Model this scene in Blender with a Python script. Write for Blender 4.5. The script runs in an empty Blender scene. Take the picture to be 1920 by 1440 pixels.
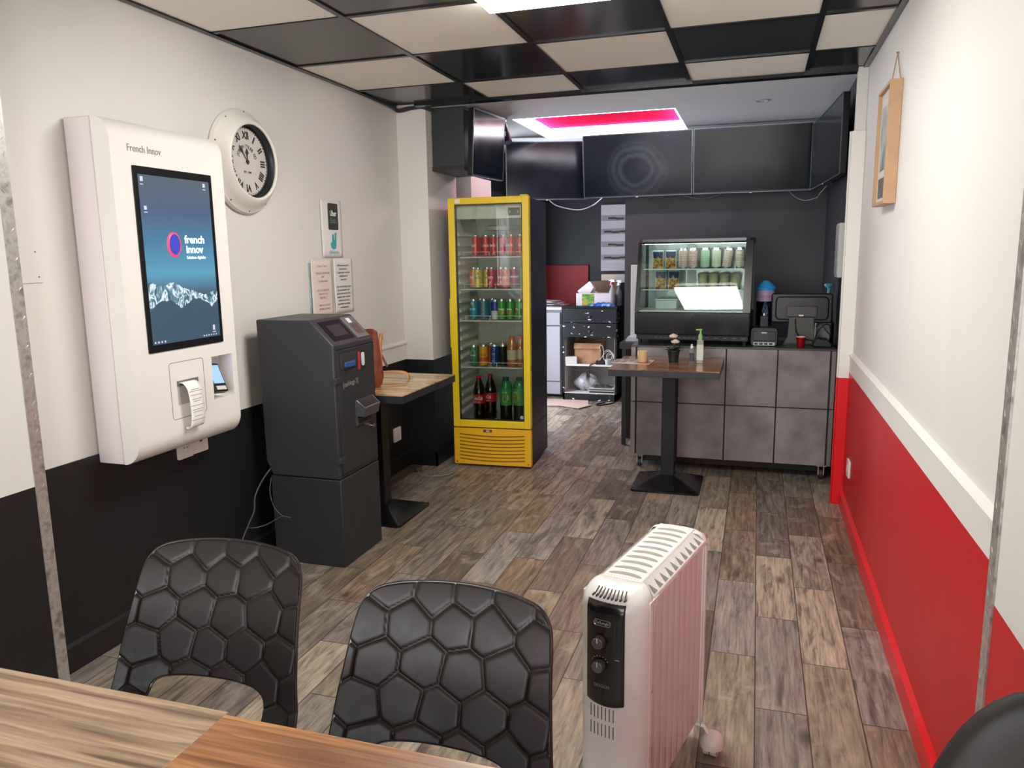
import bpy, bmesh, math, random
from mathutils import Vector, Matrix
random.seed(7)
S = bpy.context.scene
C = S.collection
R = math.radians

# ---------------------------------------------------------------- camera, sky, lights, exposure
cam_d = bpy.data.cameras.new('camera'); cam = bpy.data.objects.new('camera', cam_d); C.objects.link(cam)
cam_d.sensor_width = 36; cam_d.lens = 1441 / 1920 * 36; cam_d.clip_start = .02; cam_d.clip_end = 60
_y, _p, _r = -0.308652, -0.167455, -0.015128
_f = Vector((math.sin(_y) * math.cos(_p), math.cos(_y) * math.cos(_p), math.sin(_p)))
_rt = Vector((math.cos(_y), -math.sin(_y), 0)); _up = _rt.cross(_f)
_rt2 = math.cos(_r) * _rt + math.sin(_r) * _up; _up2 = -math.sin(_r) * _rt + math.cos(_r) * _up
cam.matrix_world = Matrix(((_rt2.x, _up2.x, -_f.x, 0), (_rt2.y, _up2.y, -_f.y, 0), (_rt2.z, _up2.z, -_f.z, 1.4), (0, 0, 0, 1)))
S.camera = cam
W = bpy.data.worlds.new('daylight'); S.world = W; W.use_nodes = True
W.node_tree.nodes['Background'].inputs[0].default_value = (.80, .88, 1, 1)
W.node_tree.nodes['Background'].inputs[1].default_value = 1.2
S.view_settings.view_transform = 'Standard'; S.view_settings.look = 'None'
S.view_settings.gamma = 1; S.view_settings.use_curve_mapping = False
S.view_settings.exposure = 0.80
def area(name, loc, rot, sx, sy, power, col, spread=180):
    l = bpy.data.lights.new(name, 'AREA'); l.shape = 'RECTANGLE'; l.size = sx; l.size_y = sy; l.energy = power; l.color = col
    o = bpy.data.objects.new(name, l); C.objects.link(o); o.location = loc; o.rotation_euler = rot; l.spread = R(spread)
    return o
area('shop_window_daylight', (-.85, -1.55, 1.35), (R(90), 0, 0), 2.4, 1.9, 64, (1, .965, .92))
area('added_kitchen_light', (-2.42, 6.45, 1.0), (0, R(-90), 0), 1.7, .85, 30, (.80, .89, 1))  # cool kitchen light, added with a made-up doorway to brighten the rear zone
PANEL_E = 20.0      # ceiling light panel
COFFER_E = 15.0      # lit coffer over the counter
CASE_E = 6.0        # tube inside the display case

# ---------------------------------------------------------------- material helpers
def lin(h):
    h = h.lstrip('#'); c = [int(h[i:i + 2], 16) / 255 for i in (0, 2, 4)]
    return tuple((x / 12.92 if x <= .04045 else ((x + .055) / 1.055) ** 2.4) for x in c) + (1,)
MATS = {}
def new_mat(name):
    m = bpy.data.materials.new(name); m.use_nodes = True
    nt = m.node_tree; b = nt.nodes['Principled BSDF']
    return m, nt, b
def nd(nt, kind, **kw):
    n = nt.nodes.new(kind)
    for k, v in kw.items():
        if k.startswith('i_'):
            key = k[2:]; key = int(key) if key.isdigit() else key.replace('_', ' ')
            n.inputs[key].default_value = v
        else: setattr(n, k, v)
    return n
def mth(nt, op, a, b=None, c=None):
    n = nt.nodes.new('ShaderNodeMath'); n.operation = op
    for i, x in enumerate((a, b, c)):
        if x is None: continue
        if isinstance(x, (int, float)): n.inputs[i].default_value = x
        else: nt.links.new(x, n.inputs[i])
    return n.outputs[0]
def ramp(nt, fac, stops, interp='LINEAR'):
    n = nt.nodes.new('ShaderNodeValToRGB'); n.color_ramp.interpolation = interp
    e = n.color_ramp.elements
    while len(e) < len(stops): e.new(.5)
    for i, (p, c) in enumerate(stops):
        e[i].position = p; e[i].color = lin(c) if isinstance(c, str) else (c, c, c, 1)
    nt.links.new(fac, n.inputs[0]); return n.outputs[0]
def mixc(nt, fac, a, b, mode='MIX'):
    n = nt.nodes.new('ShaderNodeMix'); n.data_type = 'RGBA'; n.blend_type = mode
    for i, x in ((0, fac), (6, a), (7, b)):
        if isinstance(x, (int, float)): n.inputs[i].default_value = x
        elif isinstance(x, tuple): n.inputs[i].default_value = x
        else: nt.links.new(x, n.inputs[i])
    return n.outputs[2]
def M(col, rough=.5, metal=0., var=0., vs=8., bump=0., bs=60., emit=0., spec=.5, coat=0., alpha=1., sss=0.):
    """plain procedural material: colour with soft noise variation and a fine bump"""
    key = (col, rough, metal, var, vs, bump, bs, emit, spec, coat, alpha, sss)
    if key in MATS: return MATS[key]
    m, nt, b = new_mat('surface_' + col.strip('#'))
    b.inputs['Base Color'].default_value = lin(col); b.inputs['Roughness'].default_value = rough
    b.inputs['Metallic'].default_value = metal; b.inputs['Specular IOR Level'].default_value = spec
    b.inputs['Coat Weight'].default_value = coat; b.inputs['Alpha'].default_value = alpha
    if emit:
        b.inputs['Emission Color'].default_value = lin(col); b.inputs['Emission Strength'].default_value = emit
    tc = nd(nt, 'ShaderNodeTexCoord')
    if var:
        n = nd(nt, 'ShaderNodeTexNoise', i_Scale=vs, i_Detail=5.); nt.links.new(tc.outputs['Object'], n.inputs['Vector'])
        f = ramp(nt, n.outputs[0], [(.3, 1 - var), (.7, 1.0)])
        nt.links.new(mixc(nt, 1., lin(col), f, 'MULTIPLY'), b.inputs['Base Color'])
        nt.links.new(ramp(nt, n.outputs[0], [(.3, min(1, rough * 1.15)), (.7, rough * .9)]), b.inputs['Roughness'])
    if bump:
        n2 = nd(nt, 'ShaderNodeTexNoise', i_Scale=bs, i_Detail=3.); nt.links.new(tc.outputs['Object'], n2.inputs['Vector'])
        bp = nd(nt, 'ShaderNodeBump', i_Strength=bump, i_Distance=.002); nt.links.new(n2.outputs[0], bp.inputs['Height'])
        nt.links.new(bp.outputs[0], b.inputs['Normal'])
    MATS[key] = m; return m
def glass(tint='#ffffff', fac=.06, rough=.0):
    key = ('glass', tint, fac, rough)
    if key in MATS: return MATS[key]
    m = bpy.data.materials.new('clear_glass'); m.use_nodes = True; nt = m.node_tree; nt.nodes.clear()
    t = nd(nt, 'ShaderNodeBsdfTransparent'); t.inputs[0].default_value = lin(tint)
    g = nd(nt, 'ShaderNodeBsdfGlossy'); g.inputs['Roughness'].default_value = rough
    fr = nd(nt, 'ShaderNodeFresnel', i_IOR=1.45); mx = nd(nt, 'ShaderNodeMixShader')
    nt.links.new(mth(nt, 'MULTIPLY_ADD', fr.outputs[0], 1.0, fac), mx.inputs[0])
    nt.links.new(t.outputs[0], mx.inputs[1]); nt.links.new(g.outputs[0], mx.inputs[2])
    out = nd(nt, 'ShaderNodeOutputMaterial'); nt.links.new(mx.outputs[0], out.inputs[0])
    MATS[key] = m; return m
def plank_floor():
    m, nt, b = new_mat('wood_plank_tiles'); L = nt.links
    tc = nd(nt, 'ShaderNodeTexCoord'); sp = nd(nt, 'ShaderNodeSeparateXYZ'); L.new(tc.outputs['Object'], sp.inputs[0])
    sx = mth(nt, 'DIVIDE', mth(nt, 'SUBTRACT', sp.outputs[0], .04), .1535)
    row = mth(nt, 'FLOOR', sx); fx = mth(nt, 'SUBTRACT', sx, row)
    sy = mth(nt, 'ADD', mth(nt, 'DIVIDE', mth(nt, 'SUBTRACT', sp.outputs[1], 2.94), .634), mth(nt, 'MULTIPLY', mth(nt, 'FLOORED_MODULO', row, 2.), .5))
    col = mth(nt, 'FLOOR', sy); fy = mth(nt, 'SUBTRACT', sy, col)
    cb = nd(nt, 'ShaderNodeCombineXYZ'); L.new(row, cb.inputs[0]); L.new(col, cb.inputs[1])
    wn = nd(nt, 'ShaderNodeTexWhiteNoise', noise_dimensions='3D'); L.new(cb.outputs[0], wn.inputs['Vector'])
    base = ramp(nt, wn.outputs['Value'], [(0, '#b0a08b'), (.14, '#7b6a58'), (.30, '#a29790'), (.44, '#695c50'), (.6, '#bfae99'), (.76, '#8b8179'), (.9, '#9c8263'), (1, '#77695d')])
    off = nd(nt, 'ShaderNodeVectorMath', operation='SCALE'); L.new(wn.outputs['Color'], off.inputs[0]); off.inputs['Scale'].default_value = 37
    def stretched(kx, ky, sc, det, dist):
        mp = nd(nt, 'ShaderNodeVectorMath', operation='MULTIPLY'); L.new(tc.outputs['Object'], mp.inputs[0]); mp.inputs[1].default_value = (kx, ky, 1)
        ad = nd(nt, 'ShaderNodeVectorMath', operation='ADD'); L.new(mp.outputs[0], ad.inputs[0]); L.new(off.outputs[0], ad.inputs[1])
        n = nd(nt, 'ShaderNodeTexNoise', i_Scale=sc, i_Detail=det, i_Distortion=dist, i_Roughness=.62); L.new(ad.outputs[0], n.inputs['Vector']); return n.outputs[0], ad.outputs[0]
    g1, _ = stretched(30, 2.4, 1.6, 6., .5)
    g2, _ = stretched(8, 1.7, 1.3, 4., 2.2)
    g3, v3 = stretched(90, 5., 1.5, 2., 0.)
    c = mixc(nt, 1., base, ramp(nt, g1, [(.28, .46), (.44, .86), (.58, 1.0), (.74, 1.25)]), 'MULTIPLY')
    c = mixc(nt, ramp(nt, g2, [(.5, 0.), (.66, .55)]), c, lin('#4a4440'))
    c = mixc(nt, ramp(nt, g2, [(.26, .55), (.42, 0.)]), c, lin('#b9a68d'))
    c = mixc(nt, 1., c, ramp(nt, g3, [(.35, .74), (.6, 1.08)]), 'MULTIPLY')
    g4, v4 = stretched(1., .22, 1., 2., 0.)     # cathedral growth lines, one pattern per plank
    wv = nd(nt, 'ShaderNodeTexWave', bands_direction='X', wave_profile='SAW', i_Scale=9., i_Distortion=6., i_Detail=2.5); wv.inputs['Detail Scale'].default_value = 1.6; L.new(v4, wv.inputs['Vector'])
    c = mixc(nt, mth(nt, 'MULTIPLY', ramp(nt, wv.outputs[0], [(.3, 0.), (.85, .45), (.96, .6), (1., 0.)]), ramp(nt, g2, [(.40, .05), (.62, 1.)])), c, lin('#4b4037'))
    g5, _ = stretched(5., 3.2, 1.4, 5., 1.)     # worn pale patches
    c = mixc(nt, ramp(nt, g5, [(.56, 0.), (.72, .55)]), c, lin('#b9ad9d'))
    # knots: one stretched cell pattern
    kn = nd(nt, 'ShaderNodeTexVoronoi', i_Scale=1.); mp = nd(nt, 'ShaderNodeVectorMath', operation='MULTIPLY'); L.new(tc.outputs['Object'], mp.inputs[0]); mp.inputs[1].default_value = (5.2, 2.6, 0)
    ad = nd(nt, 'ShaderNodeVectorMath', operation='ADD'); L.new(mp.outputs[0], ad.inputs[0]); L.new(off.outputs[0], ad.inputs[1]); L.new(ad.outputs[0], kn.inputs['Vector'])
    kd = mth(nt, 'ADD', kn.outputs['Distance'], mth(nt, 'MULTIPLY', mth(nt, 'SUBTRACT', g2, .5), .16))
    c = mixc(nt, ramp(nt, kd, [(.04, .8), (.085, .42), (.15, 0.)]), c, lin('#3f352f'))
    gx = mth(nt, 'MINIMUM', mth(nt, 'MULTIPLY', fx, .1535), mth(nt, 'MULTIPLY', mth(nt, 'SUBTRACT', 1., fx), .1535))
    gy = mth(nt, 'MINIMUM', mth(nt, 'MULTIPLY', fy, .634), mth(nt, 'MULTIPLY', mth(nt, 'SUBTRACT', 1., fy), .634))
    gd = mth(nt, 'MINIMUM', gx, gy)
    gm = ramp(nt, mth(nt, 'MULTIPLY', gd, 100.), [(.14, .9), (.24, 0.)])
    c = mixc(nt, gm, c, lin('#3b322a'))
    L.new(c, b.inputs['Base Color'])
    L.new(ramp(nt, g1, [(.3, .52), (.7, .36)]), b.inputs['Roughness'])
    h = mth(nt, 'SUBTRACT', mth(nt, 'MULTIPLY', g1, .35), gm)
    bp = nd(nt, 'ShaderNodeBump', i_Strength=.35, i_Distance=.002); L.new(h, bp.inputs['Height']); L.new(bp.outputs[0], b.inputs['Normal'])
    return m
def grain(name, axis, light, mid, dark, lam=0., freq=1., rough=.35, coat=.15, seed=0., rings=0.):
    """timber with long grain along one axis; lam > 0 glues it up from staves of that width"""
    m, nt, b = new_mat(name); L = nt.links
    tc = nd(nt, 'ShaderNodeTexCoord'); sp = nd(nt, 'ShaderNodeSeparateXYZ'); L.new(tc.outputs['Object'], sp.inputs[0])
    u, v = (sp.outputs[0], sp.outputs[1]) if axis == 'x' else (sp.outputs[1], sp.outputs[0])
    off = None
    if lam:
        r = mth(nt, 'FLOOR', mth(nt, 'DIVIDE', v, lam)); w1 = nd(nt, 'ShaderNodeTexWhiteNoise', noise_dimensions='1D'); L.new(r, w1.inputs['W'])
        q = mth(nt, 'FLOOR', mth(nt, 'ADD', mth(nt, 'DIVIDE', u, .28), mth(nt, 'MULTIPLY', w1.outputs[0], 7.)))
        w2 = nd(nt, 'ShaderNodeTexWhiteNoise', noise_dimensions='2D'); cb = nd(nt, 'ShaderNodeCombineXYZ'); L.new(r, cb.inputs[0]); L.new(q, cb.inputs[1]); L.new(cb.outputs[0], w2.inputs['Vector'])
        off = w2.outputs['Value']
    def nz(ku, kv, dist, det):
        cb = nd(nt, 'ShaderNodeCombineXYZ'); L.new(mth(nt, 'MULTIPLY', u, ku), cb.inputs[0]); L.new(mth(nt, 'MULTIPLY', v, kv), cb.inputs[1])
        if off is not None: L.new(mth(nt, 'MULTIPLY', off, 23.), cb.inputs[2])
        else: cb.inputs[2].default_value = seed
        n = nd(nt, 'ShaderNodeTexNoise', i_Scale=freq, i_Detail=det, i_Distortion=dist); L.new(cb.outputs[0], n.inputs['Vector']); return n.outputs[0]
    a = nz(1.6, 42., .6, 4.); bb = nz(2.2, 9., 1.2, 3.) if not rings else nz(1.3, 10., .5, 3.)
    fine = nz(6., 160., 0., 2.)
    c = ramp(nt, a, [(.30, dark), (.42, mid), (.56, light), (.7, mid)])
    c = mixc(nt, ramp(nt, bb, [(.50, 0.), (.70, .8)]), c, lin(dark))
    c = mixc(nt, ramp(nt, bb, [(.28, .7), (.42, 0.)]), c, lin(light))
    c = mixc(nt, 1., c, ramp(nt, fine, [(.3, .84), (.65, 1.06)]), 'MULTIPLY')
    if rings:                                   # long growth-ring lines
        cb = nd(nt, 'ShaderNodeCombineXYZ'); L.new(mth(nt, 'MULTIPLY', u, .45), cb.inputs[0]); L.new(v, cb.inputs[1]); cb.inputs[2].default_value = seed
        w = nd(nt, 'ShaderNodeTexWave', bands_direction='Y', wave_profile='SAW', i_Scale=rings, i_Distortion=4., i_Detail=4.); w.inputs['Detail Scale'].default_value = .9; w.inputs['Detail Roughness'].default_value = .55; L.new(cb.outputs[0], w.inputs['Vector'])
        c = mixc(nt, ramp(nt, w.outputs[0], [(.0, 0.), (.55, .10), (.86, .46), (.93, .52), (1., 0.)]), c, lin(dark))
    if off is not None: c = mixc(nt, 1., c, ramp(nt, off, [(0, .62), (1, 1.15)]), 'MULTIPLY')
    L.new(c, b.inputs['Base Color']); b.inputs['Roughness'].default_value = rough; b.inputs['Coat Weight'].default_value = coat; b.inputs['Coat Roughness'].default_value = .25
    bp = nd(nt, 'ShaderNodeBump', i_Strength=.25, i_Distance=.001); L.new(a, bp.inputs['Height']); L.new(bp.outputs[0], b.inputs['Normal'])
    return m
def blotch(name, cols, scale, rough=.5, metal=0., stretch=(1, 1, 1), interp='LINEAR', det=5., dist=0., bump=.1, lo=.3, hi=.7):
    m, nt, b = new_mat(name); L = nt.links
    tc = nd(nt, 'ShaderNodeTexCoord'); mp = nd(nt, 'ShaderNodeVectorMath', operation='MULTIPLY'); L.new(tc.outputs['Object'], mp.inputs[0]); mp.inputs[1].default_value = stretch
    n = nd(nt, 'ShaderNodeTexNoise', i_Scale=scale, i_Detail=det, i_Distortion=dist); L.new(mp.outputs[0], n.inputs['Vector'])
    k = len(cols); L.new(ramp(nt, n.outputs[0], [(lo + (hi - lo) * i / (k - 1), c) for i, c in enumerate(cols)], interp), b.inputs['Base Color'])
    b.inputs['Roughness'].default_value = rough; b.inputs['Metallic'].default_value = metal
    if bump:
        bp = nd(nt, 'ShaderNodeBump', i_Strength=bump, i_Distance=.002); L.new(n.outputs[0], bp.inputs['Height']); L.new(bp.outputs[0], b.inputs['Normal'])
    return m
WHITE = M('#e6e3de', .55, var=.03, vs=1.3, bump=.06, bs=140)
BLACKW = M('#1b1c1f', .42, var=.10, vs=2., bump=.05, bs=120)
REDW = M('#cd191f', .42, var=.06, vs=1.6, bump=.04, bs=120)
PLAST_W = M('#efebe6', .32, var=.02, vs=3.)
BLK = M('#17181a', .42, var=.15, vs=10.)
BLK_G = M('#0d0e10', .12, var=.1, vs=6.)
BLK_M = M('#202225', .5, .3, var=.12, vs=9., bump=.05, bs=200)
ALU = blotch('checker_plate_aluminium', ['#8f8b88', '#c9c5c0', '#a9a5a1'], 30, .35, .6, (1, 1, 1))
CHROME = M('#c8c8ca', .18, 1.)
WIRE_W = M('#e6e4dc', .4)
CONC = blotch('grey_concrete_laminate', ['#6e6768', '#8a8384', '#9d9697'], 5.5, .42, 0, bump=.06)
CARD = blotch('brown_cardboard', ['#8c6547', '#a9805c'], 14, .8)

# ---------------------------------------------------------------- mesh helpers
class MB:
    def __init__(s): s.v = []; s.f = []; s.mi = []; s.m = 0
    def add(s, vs, fs):
        o = len(s.v); s.v += [tuple(p) for p in vs]
        for f in fs: s.f.append([o + i for i in f]); s.mi.append(s.m)
        return s
    def mat(s, m): s.m = m; return s
    def box(s, x0, x1, y0, y1, z0, z1):
        vs = [(x, y, z) for x in (x0, x1) for y in (y0, y1) for z in (z0, z1)]
        return s.add(vs, [(0, 1, 3, 2), (4, 6, 7, 5), (0, 4, 5, 1), (2, 3, 7, 6), (0, 2, 6, 4), (1, 5, 7, 3)])
    def tbox(s, mtx, hx, hy, hz):
        vs = [mtx @ Vector((x, y, z)) for x in (-hx, hx) for y in (-hy, hy) for z in (-hz, hz)]
        return s.add(vs, [(0, 1, 3, 2), (4, 6, 7, 5), (0, 4, 5, 1), (2, 3, 7, 6), (0, 2, 6, 4), (1, 5, 7, 3)])
    def poly(s, pts): return s.add(pts, [list(range(len(pts)))])
    def prism(s, pts, ax, a, b):
        """pts in the plane normal to ax, swept from a to b"""
        n = len(pts)
        def P(p, t): return {'x': (t, p[0], p[1]), 'y': (p[0], t, p[1]), 'z': (p[0], p[1], t)}[ax]
        vs = [P(p, a) for p in pts] + [P(p, b) for p in pts]
        return s.add(vs, [list(range(n))[::-1], list(range(n, 2 * n))] + [(i, (i + 1) % n, n + (i + 1) % n, n + i) for i in range(n)])
    def lathe(s, prof, c=(0, 0, 0), seg=24, mtx=None, ms=None):
        """prof: (r, z) bottom to top"""
        o = len(s.v); c = Vector(c); rings = []
        for r, z in prof:
            ring = []
            for k in range(seg if r > 1e-6 else 1):
                a = 2 * math.pi * k / seg; p = Vector((r * math.cos(a), r * math.sin(a), z))
                if mtx is not None: p = mtx @ p
                ring.append(len(s.v)); s.v.append(tuple(p + c))
            rings.append(ring)
        for i in range(len(rings) - 1):
            A, B = rings[i], rings[i + 1]; mm = ms[i] if ms else s.m
            for k in range(seg):
                k2 = (k + 1) % seg
                if len(A) == 1 and len(B) == 1: continue
                if len(A) == 1: f = [A[0], B[k2], B[k]]
                elif len(B) == 1: f = [A[k], A[k2], B[0]]
                else: f = [A[k], A[k2], B[k2], B[k]]
                s.f.append(f); s.mi.append(mm)
        return s
    def cyl(s, p0, p1, r0, r1=None, seg=16):
        p0, p1 = Vector(p0), Vector(p1); r1 = r0 if r1 is None else r1; d = p1 - p0; L = d.length
        q = d.to_track_quat('Z', 'Y').to_matrix()
        return s.lathe([(0, 0), (r0, 0), (r1, L), (0, L)], p0, seg, q)
    def tube(s, pts, r, seg=8, closed=False, flat=1.):
        pts = [Vector(p) for p in pts]; n = len(pts); rings = []; up = None
        for i, p in enumerate(pts):
            a = pts[(i - 1) % n] if (i or closed) else p; b = pts[(i + 1) % n] if (i < n - 1 or closed) else p
            t = (b - a).normalized()
            if up is None:
                up = t.orthogonal().normalized() if abs(t.z) > .9 else Vector((0, 0, 1))
            x = t.cross(up)
            if x.length < 1e-4: x = t.orthogonal()
            x.normalize(); up2 = x.cross(t).normalized(); up = up2
            rr = r[i] if isinstance(r, (list, tuple)) else r
            ring = []
            for k in range(seg):
                an = 2 * math.pi * k / seg
                ring.append(len(s.v)); s.v.append(tuple(p + x * (rr * math.cos(an)) + up2 * (rr * flat * math.sin(an))))
            rings.append(ring)
        m = n if closed else n - 1
        for i in range(m):
            A, B = rings[i], rings[(i + 1) % n]
            for k in range(seg): s.f.append([A[k], A[(k + 1) % seg], B[(k + 1) % seg], B[k]]); s.mi.append(s.m)
        if not closed:
            s.f.append(rings[0][::-1]); s.mi.append(s.m); s.f.append(rings[-1]); s.mi.append(s.m)
        return s
    def grid(s, fn, nu, nv):
        vs = [fn(i / nu, j / nv) for j in range(nv + 1) for i in range(nu + 1)]
        return s.add(vs, [(j * (nu + 1) + i, j * (nu + 1) + i + 1, (j + 1) * (nu + 1) + i + 1, (j + 1) * (nu + 1) + i) for j in range(nv) for i in range(nu)])
    def xf(s, start, mtx):
        for i in range(start, len(s.v)): s.v[i] = tuple(mtx @ Vector(s.v[i]))
        return s
    def build(s, name, mats, parent=None, W=False, bev=0., sharp=35., solid=0., seg=2, label=None, normals=True):
        if not isinstance(mats, (list, tuple)): mats = [mats]
        vs = s.v
        if W and parent is not None:
            o = parent.location if W is True else W; vs = [(x - o.x, y - o.y, z - o.z) for x, y, z in vs]
        me = bpy.data.meshes.new(name); me.from_pydata(vs, [], s.f)
        for m in mats: me.materials.append(m)
        me.polygons.foreach_set('material_index', s.mi)
        if normals:
            bm = bmesh.new(); bm.from_mesh(me); bmesh.ops.recalc_face_normals(bm, faces=bm.faces); bm.to_mesh(me); bm.free()
        me.polygons.foreach_set('use_smooth', [True] * len(me.polygons)); me.set_sharp_from_angle(angle=R(sharp)); me.update()
        ob = bpy.data.objects.new(name, me); C.objects.link(ob)
        if parent is not None: ob.parent = parent
        if solid:
            md = ob.modifiers.new('thickness', 'SOLIDIFY'); md.thickness = solid; md.offset = 0
        if bev:
            md = ob.modifiers.new('edge', 'BEVEL'); md.width = bev; md.segments = seg; md.limit_method = 'ANGLE'; md.angle_limit = R(40); md.harden_normals = False
        if label: ob['label'] = label
        return ob
def rrect(x0, x1, y0, y1, r, n=5):
    pts = []
    for cx, cy, a0 in ((x1 - r, y1 - r, 0), (x0 + r, y1 - r, 90), (x0 + r, y0 + r, 180), (x1 - r, y0 + r, 270)):
        for k in range(n + 1): a = R(a0 + 90 * k / n); pts.append((cx + r * math.cos(a), cy + r * math.sin(a)))
    return pts
def tag(o, label, cat, group=None, kind=None):
    o['label'] = label; o['category'] = cat
    if group: o['group'] = group
    if kind: o['kind'] = kind
    return o
def thing(name, label, cat, loc=(0, 0, 0), rz=0., group=None):
    o = bpy.data.objects.new(name, None); C.objects.link(o); o.location = loc; o.rotation_euler = (0, 0, rz); o.empty_display_size = .05
    tag(o, label, cat, group); bpy.context.view_layer.update(); return o
def struct(name, mb, mats, **k):
    o = mb.build(name, mats, **k); o['kind'] = 'structure'; return o
def dup(root, loc, rz=None, label=None, group=None):
    r = root.copy(); C.objects.link(r); r.location = loc
    if rz is not None: r.rotation_euler = (0, 0, rz)
    if label: r['label'] = label
    if group: r['group'] = group
    for ch in list(root.children):
        c = ch.copy(); C.objects.link(c); c.parent = r
        for g in ch.children: d = g.copy(); C.objects.link(d); d.parent = c
    return r
FR = {'-y': ((1, 0, 0), (0, 0, 1), (0, -1, 0)), '+x': ((0, 1, 0), (0, 0, 1), (1, 0, 0)), '-x': ((0, -1, 0), (0, 0, 1), (-1, 0, 0)), '+z': ((1, 0, 0), (0, 1, 0), (0, 0, 1))}
def frame(facing, loc, rot=0.):
    X, Y, Z = [Vector(a) for a in FR[facing]]
    m = Matrix((X, Y, Z)).transposed().to_4x4()
    return Matrix.Translation(loc) @ m @ Matrix.Rotation(rot, 4, 'Z')
def text(name, s, size, mat, parent, mtx, width=None, thick=.0003, bold=0., wrap=None, shear=0., W=True, align='CENTER'):
    """lettering as a mesh; wrap = radius bends it round a vertical cylinder whose axis is at the origin of mtx"""
    cu = bpy.data.curves.new(name, 'FONT'); cu.body = s; cu.size = size; cu.align_x = align; cu.align_y = 'CENTER'; cu.extrude = thick; cu.offset = bold; cu.shear = shear
    cu.resolution_u = 3
    t = bpy.data.objects.new('tmp', cu); C.objects.link(t); bpy.context.view_layer.update()
    me = bpy.data.meshes.new_from_object(t.evaluated_get(bpy.context.evaluated_depsgraph_get())); bpy.data.objects.remove(t); bpy.data.curves.remove(cu)
    if width and len(me.vertices):
        w = max(v.co.x for v in me.vertices) - min(v.co.x for v in me.vertices)
        for v in me.vertices: v.co.x *= width / w
    if wrap:
        for v in me.vertices:
            a = v.co.x / wrap; rr = wrap + v.co.z
            v.co = Vector((rr * math.sin(a), v.co.y, rr * math.cos(a)))
    me.transform(mtx)
    if W and parent is not None: me.transform(Matrix.Translation(-(parent.location if W is True else W)))
    me.name = name; me.materials.clear(); me.materials.append(mat)
    ob = bpy.data.objects.new(name, me); C.objects.link(ob)
    if parent is not None: ob.parent = parent
    return ob
def catmull(pts, n=8):
    pts = [Vector(p) for p in pts]; out = []
    for i in range(len(pts) - 1):
        p0 = pts[max(i - 1, 0)]; p1 = pts[i]; p2 = pts[i + 1]; p3 = pts[min(i + 2, len(pts) - 1)]
        for k in range(n):
            t = k / n; out.append(.5 * ((2 * p1) + (p2 - p0) * t + (2 * p0 - 5 * p1 + 4 * p2 - p3) * t * t + (3 * p1 - p0 - 3 * p2 + p3) * t ** 3))
    out.append(pts[-1]); return out

# ================================================================ the room
b = MB(); b.box(-2.6, 1.0, -1.4, 8.0, -.08, 0); struct('floor', b, plank_floor())
CX = [-2.21, -1.575, -.99, -.394, .208, .503]; CY = [-1.3, -.83, -.21, .40, 1.01, 1.62, 2.24, 2.85, 3.475, 4.086, 4.57]
b = MB(); b.box(-2.3, .6, -1.4, 4.6, 2.345, 2.42)
for i in range(5):
    for j in range(10):
        if i == 2 and j == 6: continue
        b.mat(1 if (i + j) % 2 == 0 else 2)
        b.box(CX[i] + .008, CX[i + 1] - .008, CY[j] + .008, CY[j + 1] - .008, 2.322, 2.346)
b.mat(3)
for x in CX[1:-1]: b.box(x - .012, x + .012, -1.3, 4.57, 2.316, 2.345)
for y in CY[1:-1]: b.box(-2.21, .503, y - .012, y + .012, 2.317, 2.345)
b.box(-2.21, -2.185, -1.3, 4.57, 2.314, 2.345); b.box(.478, .503, -1.3, 4.57, 2.314, 2.345)
b.box(-2.05, .503, 4.53, 4.60, 2.305, 2.42)
struct('ceiling', b, [M('#1c1d1f', .6), M('#f3eee4', .6, var=.03, vs=2.), M('#2f3133', .16, var=.1, vs=3.), M('#191a1c', .22)], bev=0)
b = MB(); b.box(-2.45, -1.66, 4.6, 7.95, 2.32, 2.46); b.box(-.55, .8, 4.6, 7.95, 2.32, 2.46); b.box(-1.66, -.55, 4.6, 5.31, 2.32, 2.46); b.box(-1.66, -.55, 6.32, 7.95, 2.32, 2.46)
struct('ceiling_rear', b, M('#e8e9ec', .6, var=.08, vs=1.5))
def two(b, x0, x1, y0, y1, zt, h=.72): b.mat(0).box(x0, x1, y0, y1, h, zt); b.mat(1).box(x0, x1, y0, y1, 0, h)
b = MB(); two(b, -2.33, -2.218, 1.79, 4.63, 2.43); b.mat(0).box(-2.22, -2.21, 3.25, 4.63, .722, .825); b.mat(1).box(-2.22, -2.212, 1.79, 4.63, 0, .72)
b.mat(0).prism([(-2.22, .825), (-2.20, .825), (-2.20, .835), (-2.22, .85)], 'y', 3.25, 4.63)
struct('wall_left', b, [WHITE, BLACKW])
b = MB(); two(b, -2.33, -2.13, -1.4, 1.79, 2.43, .705); struct('wall_left_front', b, [WHITE, BLACKW])
b = MB(); two(b, -2.33, -2.018, 4.63, 5.12, 2.325); struct('wall_left_pier', b, [WHITE, BLACKW])
b = MB(); b.box(-2.45, -2.26, 5.12, 6.0, 0, 2.46); b.box(-2.45, -2.26, 6.9, 7.95, 0, 2.46); b.box(-2.45, -2.26, 6.0, 6.9, 1.9, 2.46); struct('wall_left_rear', b, BLACKW)  # doorway gap is made up, cut to let the added kitchen light in
b = MB(); b.box(-2.265, -2.245, 5.95, 6.0, 0, 1.95); b.box(-2.265, -2.245, 6.9, 6.95, 0, 1.95); b.box(-2.265, -2.245, 5.95, 6.95, 1.9, 1.95); struct('trim_4', b, M('#3a3b3e', .4))  # frame round the made-up doorway of the added kitchen light
b = MB(); b.box(-2.26, -2.03, 5.45, 5.9, 1.45, 1.97); struct('wall_left_duct', b, WHITE)
b = MB(); two(b, .505, .62, 1.6, 4.56, 2.43, .745); b.mat(1).box(.490, .51, 1.6, 4.5, 0, .745); b.mat(0).box(.490, .51, 1.6, 4.5, .745, .832)
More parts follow.
